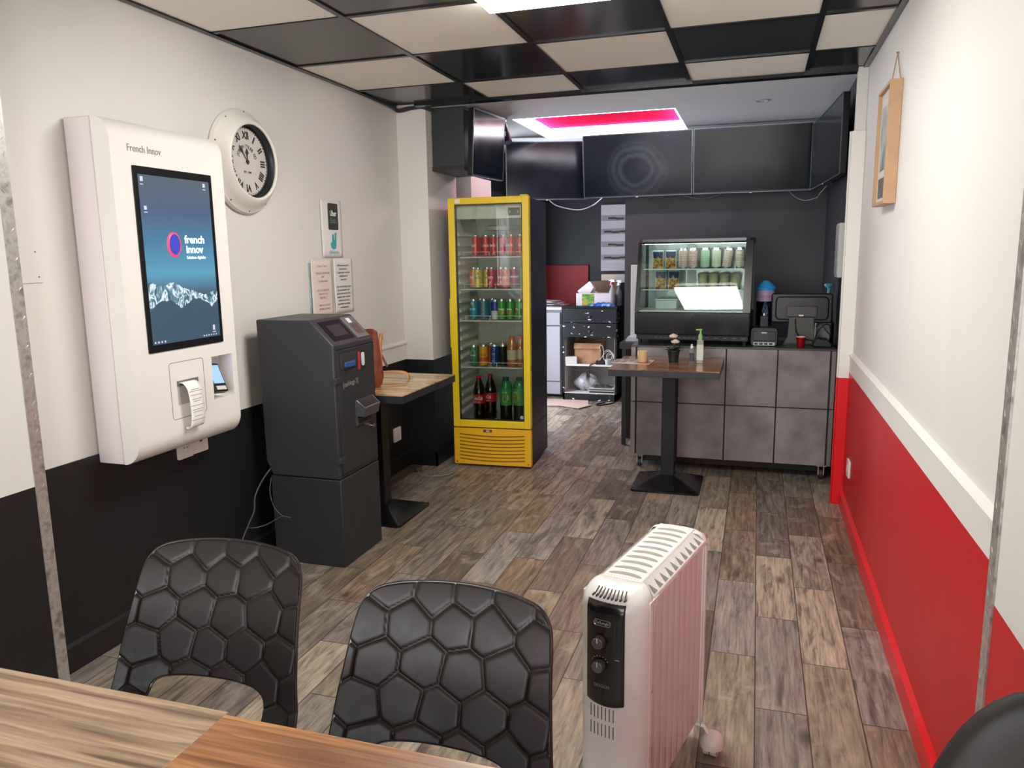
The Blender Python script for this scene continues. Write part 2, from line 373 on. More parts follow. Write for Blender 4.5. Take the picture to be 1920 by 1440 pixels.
b.mat(0).prism([(.51, .832), (.484, .832), (.484, .838), (.51, .853)], 'y', 1.6, 4.5); b.mat(0).box(.457, .62, 4.50, 4.56, 2.0, 2.32)
struct('wall_right', b, [WHITE, REDW])
b = MB(); two(b, .447, .62, -1.4, 1.6, 2.43, .735); struct('wall_right_front', b, [WHITE, REDW])
b = MB(); b.box(.475, .8, 4.56, 6.4, 0, 2.46); struct('wall_right_rear', b, BLACKW)
b = MB(); b.box(-1.04, .8, 6.35, 6.55, 0, 2.46); b.box(-1.04, -.9, 6.5, 7.95, 0, 2.46); struct('wall_back', b, M('#343a41', .5, var=.18, vs=1.6, bump=.1, bs=30))
b = MB(); b.box(-2.45, -.9, 7.8, 7.95, 0, 2.46); struct('wall_back_kitchen', b, M('#1f2023', .5, var=.15, vs=2.))
b = MB()
for q in ((-2.33, .62, 0, .35), (-2.33, .62, 2.2, 2.43), (-2.33, -2.05, .35, 2.2), (.36, .62, .35, 2.2)): b.box(q[0], q[1], -1.45, -1.33, q[2], q[3])
struct('wall_front', b, WHITE)
wn = bpy.data.objects.new('window_1', None); C.objects.link(wn); wn['kind'] = 'structure'
b = MB()
for x in (-2.05, -1.25, -.45, .32): b.box(x, x + .045, -1.42, -1.36, .35, 2.2)
for z in (.35, 2.155): b.box(-2.05, .36, -1.42, -1.36, z, z + .045)
b.build('window_frame', M('#2b2d30', .4), wn)
b = MB(); b.box(-2.03, .34, -1.392, -1.388, .37, 2.18); b.build('pane', glass(), wn)
# skirtings, post, corner strips
b = MB(); b.box(-2.212, -2.198, 1.79, 4.63, 0, .09); b.prism([(-2.212, .09), (-2.198, .09), (-2.212, .10)], 'y', 1.79, 4.63); b.box(-2.212, -2.006, 4.618, 4.63, 0, .09); b.box(-2.018, -2.006, 4.618, 5.12, 0, .09)
struct('baseboard_left', b, M('#1b1c1e', .35))
b = MB(); b.prism([(.49, 0), (.474, 0), (.474, .075), (.49, .09)], 'y', 1.6, 4.48); struct('baseboard_right', b, M('#e0141b', .3))
b = MB()
for m, z0, z1 in ((1, 0, .71), (0, .71, 2.0)):
    b.mat(m).box(.437, .505, 4.46, 4.50, z0, z1); b.mat(m).box(.443, .62, 4.50, 4.56, z0, z1); b.mat(m).box(.430, .437, 4.475, 4.50, z0, z1)
struct('trim_1', b, [PLAST_W, M('#e0141b', .35)], bev=.002)
def strip(name, x0, x1, y0, y1, xs, sgn):
    b = MB(); b.box(x0, x1, y0, y1, 0, 2.31)
    z = .02; k = 0
    while z < 2.28:                       # raised treads of the checker plate
        for q, (dy, sl) in enumerate(((.30, .35), (.72, -.35))):
            yc = y0 + (y1 - y0) * dy; s0 = len(b.v)
            b.lathe([(0, -.009), (.0017, -.004), (.0017, .004), (0, .009)], (0, 0, 0), 6)
            b.xf(s0, Matrix.Translation((xs, yc, z + (.022 if q else 0))) @ Matrix.Rotation(sl * 2.2 if q == k % 2 else sl, 4, 'X') @ Matrix.Diagonal((.7, 1, 1, 1)))
        z += .044; k += 1
    return struct(name, b, ALU)
strip('trim_2', -2.131, -2.127, 1.755, 1.795, -2.127, 1)
strip('trim_3', .443, .447, 1.565, 1.605, .443, -1)
# lit coffer in the rear ceiling: white side strips give the light, the lid is painted red
b = MB(); b.mat(1).box(-1.66, -.55, 5.31, 6.32, 2.40, 2.45)
b.mat(0).box(-1.66, -1.65, 5.31, 6.32, 2.32, 2.40); b.box(-.56, -.55, 5.31, 6.32, 2.32, 2.40); b.box(-1.65, -.56, 6.31, 6.32, 2.32, 2.40); b.box(-1.65, -.56, 5.31, 5.32, 2.32, 2.40)
struct('ceiling_coffer', b, [M('#f4f6ff', .5, emit=COFFER_E), M('#e4234e', .95, spec=0.)])

# ================================================================ ceiling light panel
t = thing('ceiling_light', 'square white luminous panel set in the checkered ceiling over the room', 'ceiling light', (-.69, 2.54, 2.345))
b = MB(); b.box(-.985, -.40, 2.25, 2.87, 2.312, 2.345)
b.build('frame', M('#f2f2f0', .4), t, W=True)
b = MB(); b.box(-.975, -.41, 2.26, 2.86, 2.275, 2.312); b.build('diffuser', M('#fffdf6', .5, emit=PANEL_E), t, W=True)

# ================================================================ order kiosk on the wall
t = thing('order_kiosk', 'large white wall-mounted touchscreen order terminal beside the clock', 'kiosk', (-2.21, 2.36, .69))
KX = -2.03
b = MB(); b.box(-2.212, -2.104, 2.085, 2.64, .688, 1.868); b.build('rear_housing', M('#e9dfdf', .38), t, W=True, bev=.004)
prof = [(-2.100, .688), (-2.100, 1.868)]
for k in range(9): a = R(90 - 90 * k / 8); prof.append((-2.100 + .07 * math.cos(a) * 1.0, 1.798 + .07 * math.sin(a)))
for k in range(9): a = R(-90 * k / 8); prof.append((-2.100 + .07 * math.cos(a), .768 + .08 * math.sin(a)))
b = MB()
hol = (2.492, 2.615, .85, 1.02)          # card reader recess; the front is pieced round it
front = [p for p in prof]
b.prism(front, 'y', 2.085, hol[0]); b.prism(front, 'y', hol[1], 2.645)
lo = [p for p in prof if p[1] <= .85 and p[0] > -2.1001 + .0]; 
b.prism([(-2.1, .688)] + [p for p in prof if p[1] <= .77 and p[0] > -2.1][::-1] + [(KX, hol[2]), (-2.1, hol[2])], 'y', hol[0], hol[1])
b.prism([(-2.1, hol[3]), (KX, hol[3])] + [p for p in prof if p[1] >= 1.79 and p[0] > -2.1][::-1] + [(-2.1, 1.868)], 'y', hol[0], hol[1])
b.box(-2.1, -2.094, hol[0], hol[1], hol[2], hol[3])
b.build('front_cover', PLAST_W, t, W=True, sharp=50)
b = MB(); b.prism(rrect(2.17, 2.567, 1.073, 1.716, .004), 'x', KX, KX + .004); b.build('screen_bezel', M('#14161a', .25), t, W=True)
b = MB()
y0, y1, z0, z1 = 2.190, 2.549, 1.100, 1.689
b.box(KX + .004, KX + .0048, y0, y1, z0, z1)
SCR, nt, bs = new_mat('desktop_sky'); tc = nd(nt, 'ShaderNodeTexCoord'); sp = nd(nt, 'ShaderNodeSeparateXYZ'); nt.links.new(tc.outputs['Object'], sp.inputs[0])
fz = mth(nt, 'DIVIDE', mth(nt, 'SUBTRACT', sp.outputs[2], .41), .589)
cc = ramp(nt, fz, [(0, '#46535c'), (.3, '#3d5162'), (.42, '#4a7f98'), (.62, '#3c6480'), (.8, '#414f68'), (1, '#48525c')])
nt.links.new(cc, bs.inputs['Emission Color']); nt.links.new(cc, bs.inputs['Base Color']); bs.inputs['Emission Strength'].default_value = .42; bs.inputs['Roughness'].default_value = .2
scr = b.build('screen', SCR, t, W=True)
random.seed(3)
SNOW = blotch('snowy_mountain', ['#34505f', '#5f8196', '#cfe0ea', '#3d5c70'], 26, .3, 0, (1, 1.2, .7), dist=1.5, bump=0, lo=.36, hi=.62)
nn = SNOW.node_tree; pb = nn.nodes['Principled BSDF']; rc = [n for n in nn.nodes if n.type == 'VALTORGB'][0]; nn.links.new(rc.outputs[0], pb.inputs['Emission Color']); pb.inputs['Emission Strength'].default_value = .30
ridge = [(0, .375), (.06, .372), (.14, .360), (.24, .350), (.32, .372), (.38, .362), (.46, .338), (.56, .318), (.66, .303), (.76, .282), (.86, .288), (.94, .300), (1, .296)]
top = []
for i in range(len(ridge) - 1):
    for k in range(4):
        s = k / 4; top.append((ridge[i][0] * (1 - s) + ridge[i + 1][0] * s, ridge[i][1] * (1 - s) + ridge[i + 1][1] * s + random.uniform(-.005, .005)))
top.append(ridge[-1])
low = [(u, .20 + .06 * abs(math.sin(u * 7)) + random.uniform(-.006, .006)) for u in [k / 30 for k in range(31)]]
P = lambda u, w, d=.0052: (KX + d, y0 + (y1 - y0) * u, z0 + (z1 - z0) * w)
b = MB(); b.poly([P(u, w) for u, w in top] + [P(u, w) for u, w in low[::-1]]); b.build('mountain_picture', SNOW, scr)
bpy.data.objects['mountain_picture'].data.transform(Matrix.Translation(-t.location))
b = MB(); b.poly([P(u, w, .0055) for u, w in low] + [P(1, 0, .0055), P(0, 0, .0055)]); o = b.build('valley_picture', M('#34495a', .3, emit=.35), scr); o.data.transform(Matrix.Translation(-t.location))
LOGO_W = M('#cfe6ff', .4, emit=.45)
o = text('screen_lettering', 'french', .040, LOGO_W, scr, frame('+x', (KX + .006, 2.445, 1.470)), width=.108, bold=.0012); o.data.transform(Matrix.Translation(-t.location))
o = text('screen_lettering', 'innov', .040, LOGO_W, scr, frame('+x', (KX + .006, 2.441, 1.434)), width=.092, bold=.0012); o.data.transform(Matrix.Translation(-t.location))
o = text('screen_lettering', 'Solutions digitales', .016, LOGO_W, scr, frame('+x', (KX + .006, 2.447, 1.405)), width=.102, bold=.0004); o.data.transform(Matrix.Translation(-t.location))
b = MB(); s0 = 0
pts = [(KX + .006, 2.336 + .033 * math.cos(a), 1.452 + .042 * math.sin(a)) for a in [2 * math.pi * k / 40 for k in range(40)]]
b.tube(pts, .0062, 6, True, flat=.25); o = b.build('logo_ring', M('#c23a5e', .4, emit=.6), scr); o.data.transform(Matrix.Translation(-t.location))
b = MB(); b.poly([(KX + .0056, 2.336 + .028 * math.cos(a), 1.452 + .037 * math.sin(a)) for a in [2 * math.pi * k / 40 for k in range(40)]]); o = b.build('logo_disc', M('#2c3a9a', .4, emit=.5), scr); o.data.transform(Matrix.Translation(-t.location))
b = MB()
def ic(y, z, w, h): b.box(KX + .0048, KX + .0056, y - w / 2, y + w / 2, z - h / 2, z + h / 2)
ic(2.205, 1.674, .013, .016); ic(2.204, 1.656, .014, .003); ic(2.212, 1.577, .012, .013); ic(2.213, 1.562, .016, .003); ic(2.520, 1.674, .012, .014); ic(2.52, 1.659, .014, .003)
ic(2.515, 1.135, .012, .020); ic(2.515, 1.118, .018, .003)
for k in range(4): ic(2.201 + .016 * k, 1.108, .007, .007)
for k in range(6): ic(2.455 + .014 * k, 1.108, .007, .005)
o = b.build('desktop_icon', M('#b9bdd0', .4, emit=.25), scr); o.data.transform(Matrix.Translation(-t.location)); o['kind'] = 'stuff'
b = MB(); b.box(KX + .0048, KX + .0052, y0, y1, z0, z0 + .016); o = b.build('task_bar', M('#2a3a4c', .4, emit=.2), scr); o.data.transform(Matrix.Translation(-t.location))
text('maker_lettering', 'French Innov', .034, M('#8a8886', .5), t, frame('+x', (KX + .001, 2.235, 1.772)), width=.155)
# receipt printer door: outline groove, slot, curled receipt
b = MB(); b.tube([(KX + .0003, y, z) for y, z in rrect(2.26, 2.442, .815, 1.025, .012)], .0012, 6, True); b.build('printer_door_seam', M('#8d8986', .6), t, W=True)
b = MB(); b.prism([(KX - .02, .952), (KX + .001, .952), (KX + .001, .865), (KX - .001, .865)], 'y', 2.293, 2.405); b.build('paper_slot', M('#b9b4b0', .5), t, W=True)
b = MB(); b.mat(0).box(KX + .0005, KX + .0035, 2.293, 2.405, .935, .955); b.build('slot_shadow_lip', M('#6f6b68', .5), t, W=True)
path = [(KX + .002, .948), (KX + .018, .945), (KX + .032, .925), (KX + .036, .89), (KX + .037, .85), (KX + .035, .81), (KX + .028, .782), (KX + .016, .772), (KX + .006, .778)]
pc = catmull([(x, 0, z) for x, z in path], 5)
b = MB()
b.grid(lambda u, v: (pc[int(round(v * (len(pc) - 1)))].x, 2.300 + .075 * u + .014 * math.sin(v * 2.2), pc[int(round(v * (len(pc) - 1)))].z), 4, len(pc) - 1)
rec = b.build('receipt', M('#f6f3ee', .6), t, W=True, solid=.0006)
b = MB()
for k in range(10): v = .28 + k * .042; i = int(v * (len(pc) - 1)); p = pc[i]; w = .02 + .014 * ((k * 7) % 4) / 3; yc = 2.300 + .0375 + .014 * math.sin(v * 2.2); b.box(p.x + .0005, p.x + .0012, yc - w, yc + w, p.z - .0012, p.z + .0012)
b.build('printed_lines', M('#a9a6a4', .6), rec).data.transform(Matrix.Translation(-t.location))
# card reader sits inside the recess
b = MB(); mt = Matrix.Translation((-2.066, 2.545, .925)) @ Matrix.Rotation(R(-28), 4, 'Y') @ Matrix.Rotation(R(-8), 4, 'X')
b.tbox(mt, .014, .036, .062); rd = b.build('card_reader', M('#1a1c22', .3), t, W=True, bev=.004)
b = MB(); b.tbox(mt @ Matrix.Translation((.0145, 0, .012)), .001, .028, .040); b.build('reader_screen', M('#7c9be0', .3, emit=.7), rd).data.transform(Matrix.Translation(-t.location))
b = MB(); b.tbox(mt @ Matrix.Translation((.0145, 0, -.048)), .002, .026, .008); b.build('card_slot', M('#d9d6d0', .4), rd).data.transform(Matrix.Translation(-t.location))

# ================================================================ wall clock
t = thing('wall_clock', 'round white wall clock with roman numerals and thick moulded rim', 'clock', (-2.218, 3.02, 1.822))
b = MB(); m = Matrix.Rotation(R(90), 3, 'Y')
b.lathe([(.0, 0), (.222, 0), (.228, .012), (.222, .026), (.205, .036), (.198, .050), (.186, .060), (.178, .072), (.166, .078), (.158, .074), (.155, .055), (.155, .030), (0, .030)], (0, 0, 0), 64, m)
b.build('rim', M('#ece8e0', .4, var=.04, vs=12.), t)
b = MB(); b.lathe([(.1552, .070), (.1552, .032), (.145, .031)], (0, 0, 0), 64, m); b.build('inner_bezel', M('#24272b', .35), t, normals=False, solid=.001)
b = MB(); b.lathe([(.150, .0315), (.0, .0325)], (0, 0, 0), 64, m); face = b.build('dial', M('#d9d3cd', .5, var=.05, vs=10.), t)
INK = M('#33302f', .6)
nums = ['XII', 'I', 'II', 'III', 'IIII', 'V', 'VI', 'VII', 'VIII', 'IX', 'X', 'XI']
for k, s in enumerate(nums):
    a = -R(30 * k)
    text('numeral', s, .044, INK, face, Matrix(((0, 0, 1, .0335), (1, 0, 0, 0), (0, 1, 0, 0), (0, 0, 0, 1))) @ Matrix.Rotation(a, 4, 'Z') @ Matrix.Translation((0, .112, 0)), W=False, bold=.0012, width={1: .008, 2: .018, 3: .028, 4: .036}.get(len(s), .02) if set(s) == {'I'} else .012 + .011 * len(s))
b = MB()
for k in range(60):
    a = 2 * math.pi * k / 60; s = .0022 if k % 5 else .0034; b.lathe([(0, 0), (s, .0002), (s, .001), (0, .001)], (.0325, .141 * math.sin(a), .141 * math.cos(a)), 6, m)
o = b.build('minute_mark', INK, face); o['kind'] = 'stuff'
for i, ch in enumerate('JOSEPH TYLER CO'):
    if ch != ' ':
        a = R(68 - i * 136 / 14); text('dial_lettering', ch, .021, INK, face, Matrix(((0, 0, 1, .0335), (1, 0, 0, 0), (0, 1, 0, 0), (0, 0, 0, 1))) @ Matrix.Rotation(a, 4, 'Z') @ Matrix.Translation((0, .066, 0)), W=False)
text('dial_lettering', 'EST. 1888', .013, INK, face, frame('+x', (.0335, 0, -.045)), W=False)
for nm, ang, ln, w in (('hour_hand', 0, .058, .011), ('minute_hand', -38, .088, .008)):
    b = MB(); pts = [(-w * .2, -.012), (w * .2, -.012), (w * .25, ln * .5), (w, ln * .68), (0, ln), (-w, ln * .68), (-w * .25, ln * .5)]
    b.prism(pts, 'x', .036, .0372); b.xf(0, Matrix.Rotation(-R(ang), 4, 'X')); b.build(nm, INK, t)
b = MB(); b.lathe([(0, .034), (.008, .034), (.008, .040), (0, .040)], (0, 0, 0), 16, m); b.build('centre_cap', INK, t)
b = MB()
for k in range(10):
    a = 2 * math.pi * k / 10 + .3; b.lathe([(0, 0), (.004, 0), (.0035, .004), (0, .005)], (.028, .214 * math.cos(a), .214 * math.sin(a)), 8, m)
o = b.build('rim_stud', M('#75706a', .4, .5), t); o['kind'] = 'stuff'

# ================================================================ notices on the wall
WX = -2.2175
def sheet(name, label, y0, y1, z0, z1, x, col, curl=.004, grp=None):
    t = thing(name, label, 'paper notice', (x, (y0 + y1) / 2, (z0 + z1) / 2), group=grp)
    b = MB(); b.grid(lambda u, v: (x + curl * (math.sin(u * 3.1) * .8 + .25 * math.sin(v * 7 + u * 3)) * (.4 + .6 * (1 - v)), y0 + (y1 - y0) * u, z0 + (z1 - z0) * v), 10, 12)
    b.build('sheet', M(col, .55, var=.04, vs=9.), t, W=True, solid=.0006); return t
f = sheet('delivery_poster', 'white sheet with a black and a teal delivery logo, taped above the notices', 3.655, 3.865, 1.398, 1.700, WX + .006, '#efedea', .003)
b = MB(); b.prism(rrect(3.722, 3.822, 1.545, 1.685, .008), 'x', WX + .0105, WX + .0112); o = b.build('black_logo_panel', M('#26282a', .35), f, W=True)
text('logo_lettering', 'Uber', .040, M('#f5f5f5', .5), o, frame('+x', (WX + .0115, 3.772, 1.630)), width=.066, bold=.001).data.transform(Matrix.Translation(-f.location))
text('logo_lettering', 'Eats', .040, M('#4f7a62', .5), o, frame('+x', (WX + .0115, 3.772, 1.592)), width=.066, bold=.001).data.transform(Matrix.Translation(-f.location))
b = MB(); tp = [(3.735, 1.475), (3.752, 1.480), (3.755, 1.520), (3.768, 1.520), (3.768, 1.490), (3.778, 1.488), (3.782, 1.530), (3.797, 1.528), (3.793, 1.468), (3.788, 1.445), (3.760, 1.440), (3.738, 1.450)]
b.prism(tp, 'x', WX + .0105, WX + .0112); b.build('teal_logo', M('#3aa6b4', .5), f, W=True)
text('logo_lettering', 'deliveroo', .028, M('#6fb3bc', .5), f, frame('+x', (WX + .0112, 3.765, 1.425)), width=.10)
def lines(parent, rows, col, x):
    for s, y, z, w in rows: text('printed_lettering', s, .0155, M(col, .6), parent, frame('+x', (x, y, z)), width=w)
f = sheet('pink_notice', 'creased pinkish notice with faded red printing on the wall', 3.530, 3.740, 1.085, 1.388, WX + .005, '#eaded6', .004)
lines(f, [('Cher Client', 3.635, 1.352, .10), ('VEUILLEZ PATIENTER', 3.635, 1.315, .14), ('SVP', 3.635, 1.295, .03), ('LA MACHINE', 3.635, 1.272, .09), ('VOUS REMERCIE', 3.632, 1.225, .12), ('PENDANT LE', 3.632, 1.205, .09), ('SERVICE', 3.63, 1.186, .07), ('MERCI A VOUS', 3.64, 1.145, .11), ('BONNE JOURNEE', 3.64, 1.125, .11)], '#c79a98', WX + .0105)
f = sheet('white_notice', 'white notice with rows of black printing, right above the payment machine', 3.755, 3.960, 1.092, 1.392, WX + .006, '#eceae8', .004)
lines(f, [('Messieurs', 3.85, 1.352, .12), ('les livreurs', 3.85, 1.333, .08), ("L'attente se fait", 3.85, 1.313, .14), ('dehors', 3.85, 1.294, .09), ('merci', 3.85, 1.275, .06), ('En attendant que', 3.85, 1.236, .15), ('la commande soit', 3.845, 1.217, .13), ('prete et controlee', 3.845, 1.198, .15), ('merci de rester', 3.845, 1.179, .14), ('silencieux', 3.845, 1.160, .12), ('pendant ce temps', 3.845, 1.141, .13), ('cordialement', 3.845, 1.121, .09)], '#4a4a4c', WX + .0115)
b = MB(); b.grid(lambda u, v: (WX + .003, 3.512 + .016 * u, 1.07 + .30 * v), 1, 6); tag(b.build('backing_sheet', M('#a9c9cb', .5, var=.3, vs=30.), solid=.0006), 'narrow blue-green edge of a sheet showing behind the pink notice', 'paper notice')
# blank plate, sockets
t = thing('blanking_plate', 'blank white cover plate screwed to the white wall near the kiosk', 'cover plate', (-2.218, 1.87, 1.39))
b = MB(); b.box(-2.219, -2.214, 1.80, 1.945, 1.331, 1.455); b.build('plate', WHITE, t, W=True, bev=.0015)
for y, z in ((1.855, 1.43), (1.925, 1.43), (1.93, 1.35)):
    b = MB(); b.lathe([(0, 0), (.003, 0), (.0025, .0015), (0, .002)], (-2.214, y, z), 8, m); b.build('screw', M('#8f8b86', .4, .6), t, W=True)
def socket(label, y0, y1, z0, z1, x, sgn, kind='round', grp=None):
    yc, zc = (y0 + y1) / 2, (z0 + z1) / 2
    t = thing('wall_socket', label, 'socket', (x, yc, zc), group=grp)
    b = MB(); b.prism(rrect(y0, y1, z0, z1, .006), 'x', x, x + sgn * .010); b.build('plate', M('#ebe3e0', .35), t, W=True, bev=.0015)
    mm = Matrix.Rotation(R(90 * sgn), 3, 'Y')
    if kind == 'round':
        b = MB(); b.lathe([(.021, 0), (.021, .002), (.018, .002), (.018, 0)], (x + sgn * .0095, yc, zc), 24, mm); b.build('rim', M('#d9d0cc', .35), t, W=True)
        for dy in (-.009, .009):
            b = MB(); b.lathe([(0, 0), (.0028, 0), (.0028, .0012), (0, .0012)], (x + sgn * .0095, yc + dy, zc), 10, mm); b.build('pin_hole', BLK, t, W=True)
    else:
        b = MB(); b.box(min(x + sgn * .0095, x + sgn * .011), max(x + sgn * .0095, x + sgn * .011), yc - .006, yc + .008, zc, zc + .014); b.build('port', BLK, t, W=True)
    return t
socket('pale power socket right under the order kiosk', 2.462, 2.549, .597, .684, -2.2115, 1)
socket('pale network socket plate beside the power socket under the kiosk', 2.551, 2.640, .600, .690, -2.2115, 1, 'data')
socket('white power socket low on the black wall under the small table', 4.385, 4.485, .205, .295, -2.2115, 1)
socket('white power socket low on the red wall', 4.15, 4.235, .235, .325, .4895, -1)

# ================================================================ payment machine
DG = M('#3b3c3f', .42, .25, var=.06, vs=6., bump=.04, bs=300); DG2 = M('#343538', .45, .25, var=.06, vs=6., bump=.04, bs=300)
t = thing('payment_machine', 'tall dark grey cash payment machine standing on its own plinth cabinet', 'payment machine', (-1.93, 3.108, 0)); TL = t.location
b = MB(); b.box(-2.105, -1.742, 2.925, 3.29, .0, .412); b.build('plinth_cabinet', DG2, t, W=True, bev=.004)
b = MB(); b.prism([(-2.093, .415), (-1.745, .415), (-1.745, 1.018), (-1.857, 1.128), (-2.130, 1.128), (-2.124, .478)], 'y', 2.925, 3.29)
body = b.build('body', DG, t, W=True, bev=.006, seg=3)
b = MB(); b.box(-1.748, -1.7415, 2.951, 3.281, .432, .992); dr = b.build('door', DG2, t, W=True, bev=.002)
b = MB(); b.tube([(-1.7445, y, z) for y, z in rrect(2.946, 3.285, .427, .997, .004, 2)], .0022, 4, True); b.build('door_gap', M('#0c0c0d', .7), t, W=True)
for z in (.86, .50):
    b = MB(); b.box(-1.765, -1.7385, 2.9235, 2.975, z - .014, z + .014); b.build('hinge', DG, t, W=True, bev=.002)
# sloped head with screen and scanner
def slope(u0, u1, y0, y1, h0, h1):   # u along the slope from top (0) to bottom (1)
    p0, p1 = Vector((-1.857, 0, 1.128)), Vector((-1.745, 0, 1.018)); d = p1 - p0; n = Vector((-d.z, 0, d.x)); n = n.normalized() * (1 if n.z > 0 else -1)
    b = MB(); q = [p0 + d * u0 + n * h0, p0 + d * u1 + n * h0, p0 + d * u1 + n * h1, p0 + d * u0 + n * h1]
    return b.prism([(p.x, p.z) for p in q], 'y', y0, y1)
slope(.13, .86, 2.965, 3.145, -.002, .0025).build('screen', M('#0f1012', .45, spec=.2), t, W=True)
slope(.30, .72, 3.00, 3.12, .0025, .003).build('screen_image', M('#303236', .45, spec=.2), t, W=True)
sc = slope(.08, .92, 3.165, 3.272, -.002, .005).build('scanner_plate', M('#6b6c70', .5, .2), t, W=True, bev=.002)
slope(.38, .78, 3.190, 3.250, .005, .0056).build('scanner_recess', M('#4c4140', .35), sc, W=TL)
slope(.16, .34, 3.195, 3.225, .005, .0066).build('scanner_lens', M('#dcdcde', .3), sc, W=TL)
b = MB(); b.box(-1.742, -1.7385, 2.972, 3.112, .905, .975); nb = b.build('banknote_plate', M('#4a4345', .35, .4), t, W=True, bev=.001)
b = MB(); b.box(-1.7385, -1.727, 2.995, 3.085, .912, .936); b.build('banknote_mouth', M('#274f86', .35), nb, W=TL, bev=.003)
b = MB(); b.box(-1.742, -1.738, 3.130, 3.146, .885, .968); b.build('status_light', M('#a02c2c', .4, emit=.1), t, W=True)
b = MB(); b.box(-1.742, -1.7375, 3.148, 3.188, .885, .972); cp = b.build('coin_slot_plate', M('#1b1b1d', .3), t, W=True, bev=.001)
b = MB(); b.prism(rrect(3.155, 3.181, .900, .962, .01), 'x', -1.7375, -1.7345); b.build('coin_slot', M('#d0d0d2', .3), cp, W=TL)
text('maker_lettering', '[cashlogy 3]', .030, M('#a9a7a4', .3, .6), t, frame('+x', (-1.7412, 3.055, .836), R(2)), width=.135, bold=.0004)
# change tray
b = MB(); b.mat(0).box(-1.742, -1.735, 3.085, 3.245, .628, .748)
b.box(-1.736, -1.706, 3.09, 3.24, .668, .672)
b.prism([(-1.736, .672), (-1.706, .668), (-1.694, .712), (-1.698, .714), (-1.709, .672), (-1.736, .676)], 'y', 3.092, 3.238)
for y in (3.09, 3.237): b.prism([(-1.736, .668), (-1.706, .668), (-1.694, .714), (-1.736, .748)], 'y', y, y + .004)
b.build('change_tray', M('#57585a', .35, .4), t, W=True)
b = MB(); b.tube([(-1.737, 3.091, .747), (-1.697, 3.093, .714), (-1.697, 3.239, .714), (-1.737, 3.241, .747)], .0022, 6); b.build('tray_rim', M('#a4a6a8', .3, .6), t, W=True)
b = MB(); b.box(-1.7355, -1.734, 3.10, 3.23, .636, .655); b.build('tray_slot', BLK, t, W=True)
b = MB(); b.cyl((-1.743, 3.225, .603), (-1.722, 3.225, .603), .013, .010, 18); kl = b.build('key_lock', CHROME, t, W=True)
b = MB()
pts = catmull([(-2.10, 2.94, .455), (-2.13, 2.90, .40), (-2.15, 2.86, .33), (-2.155, 2.85, .26), (-2.17, 2.82, .20), (-2.185, 2.78, .12), (-2.185, 2.76, .02)], 6); b.tube(pts, .0035, 8)
b.tube(catmull([(-2.108, 2.93, .40), (-2.11, 2.915, .33), (-2.09, 2.915, .26), (-2.05, 2.918, .222), (-2.01, 2.921, .218)], 6), .0022, 8)
b.tube(catmull([(-2.01, 2.921, .218), (-2.06, 2.915, .218), (-2.12, 2.89, .185), (-2.155, 2.85, .18), (-2.17, 2.815, .19)], 6), .0022, 8)
b.build('power_cord', M('#4a4c50', .5), t, W=True)

# ================================================================ bistro tables
def bistro(name, label, cx, cy, w, d, z, gm, px=None, py=None, bs=.2, rz=0):
    t = thing(name, label, 'table', (cx, cy, 0)); px = cx if px is None else px; py = cy if py is None else py
    b = MB(); b.box(cx - w / 2, cx + w / 2, cy - d / 2, cy + d / 2, z - .006, z); b.build('table_top', gm, t, W=True)
    b = MB(); b.box(cx - w / 2 - .001, cx + w / 2 + .001, cy - d / 2 - .001, cy + d / 2 + .001, z - .042, z - .005); b.build('edge_band', M('#25282d', .4, var=.3, vs=20.), t, W=True, bev=.001)
    b = MB(); b.box(px - .04, px + .04, py - .04, py + .04, .05, z - .045); b.box(px - .14, px + .14, py - .14, py + .14, z - .052, z - .041); b.build('pole', BLK_M, t, W=True, bev=.004)
    b = MB(); o = rrect(-bs, bs, -bs, bs, .02, 3); i = rrect(-.045, .045, -.045, .045, .004, 3); n = len(o)
    vs = [(x, y, 0) for x, y in o] + [(x, y, .012) for x, y in o] + [(x, y, .07) for x, y in i]
    b.add(vs, [list(range(n))[::-1], list(range(2 * n, 3 * n))] + [(k, (k + 1) % n, n + (k + 1) % n, n + k) for k in range(n)] + [(n + k, n + (k + 1) % n, 2 * n + (k + 1) % n, 2 * n + k) for k in range(n)])
    b.xf(0, Matrix.Translation((px, py, 0))); b.build('base', M('#121315', .25, .2, var=.1, vs=8.), t, W=True, sharp=20)
    return t
LAM = grain('butcher_block_light', 'x', '#d9bb8c', '#b98f5e', '#6d4b2c', lam=.04, rough=.25, coat=.3)
LAM2 = grain('butcher_block_brown', 'x', '#a9764a', '#855530', '#3f2817', lam=.04, rough=.22, coat=.35)
bistro('bistro_table', 'small wooden bistro table by the wall with the brown handbag on it', -1.905, 3.65, .59, .68, .735, LAM, -1.93, 3.66, .2)
bistro('bistro_table', 'small wooden bistro table standing in front of the grey counter', -.482, 4.545, .61, .56, .752, LAM2, -.478, 4.60, .2)

# ================================================================ brown handbag
t = thing('handbag', 'brown leather handbag with a tan looped strap on the wooden table', 'handbag', (-1.95, 3.53, .735)); TL = t.location
LEA = blotch('brown_leather', ['#552619', '#85432e', '#733624'], 18, .42, bump=.25); TAN = blotch('tan_leather', ['#a9713c', '#c48f55'], 22, .45)
b = MB()
def bagf(u, v):
    a = 2 * math.pi * u; w = .145 * (1 - .18 * v); th = .062 * (1 - .62 * v ** 1.6) * (1 + .10 * math.sin(3 * a + v * 5))
    z = .29 * v + .012 * math.sin(2 * a) * v; e = .5 + .5 * min(1, v * 6)
    return (th * math.copysign(abs(math.cos(a)) ** .7, math.cos(a)) * e, w * math.copysign(abs(math.sin(a)) ** .7, math.sin(a)) * (.86 + .14 * min(1, v * 5)), z)
b.grid(bagf, 40, 16); b.poly([bagf(k / 40, 1) for k in range(40)]); b.poly([bagf(k / 40, 0) for k in range(40)][::-1])
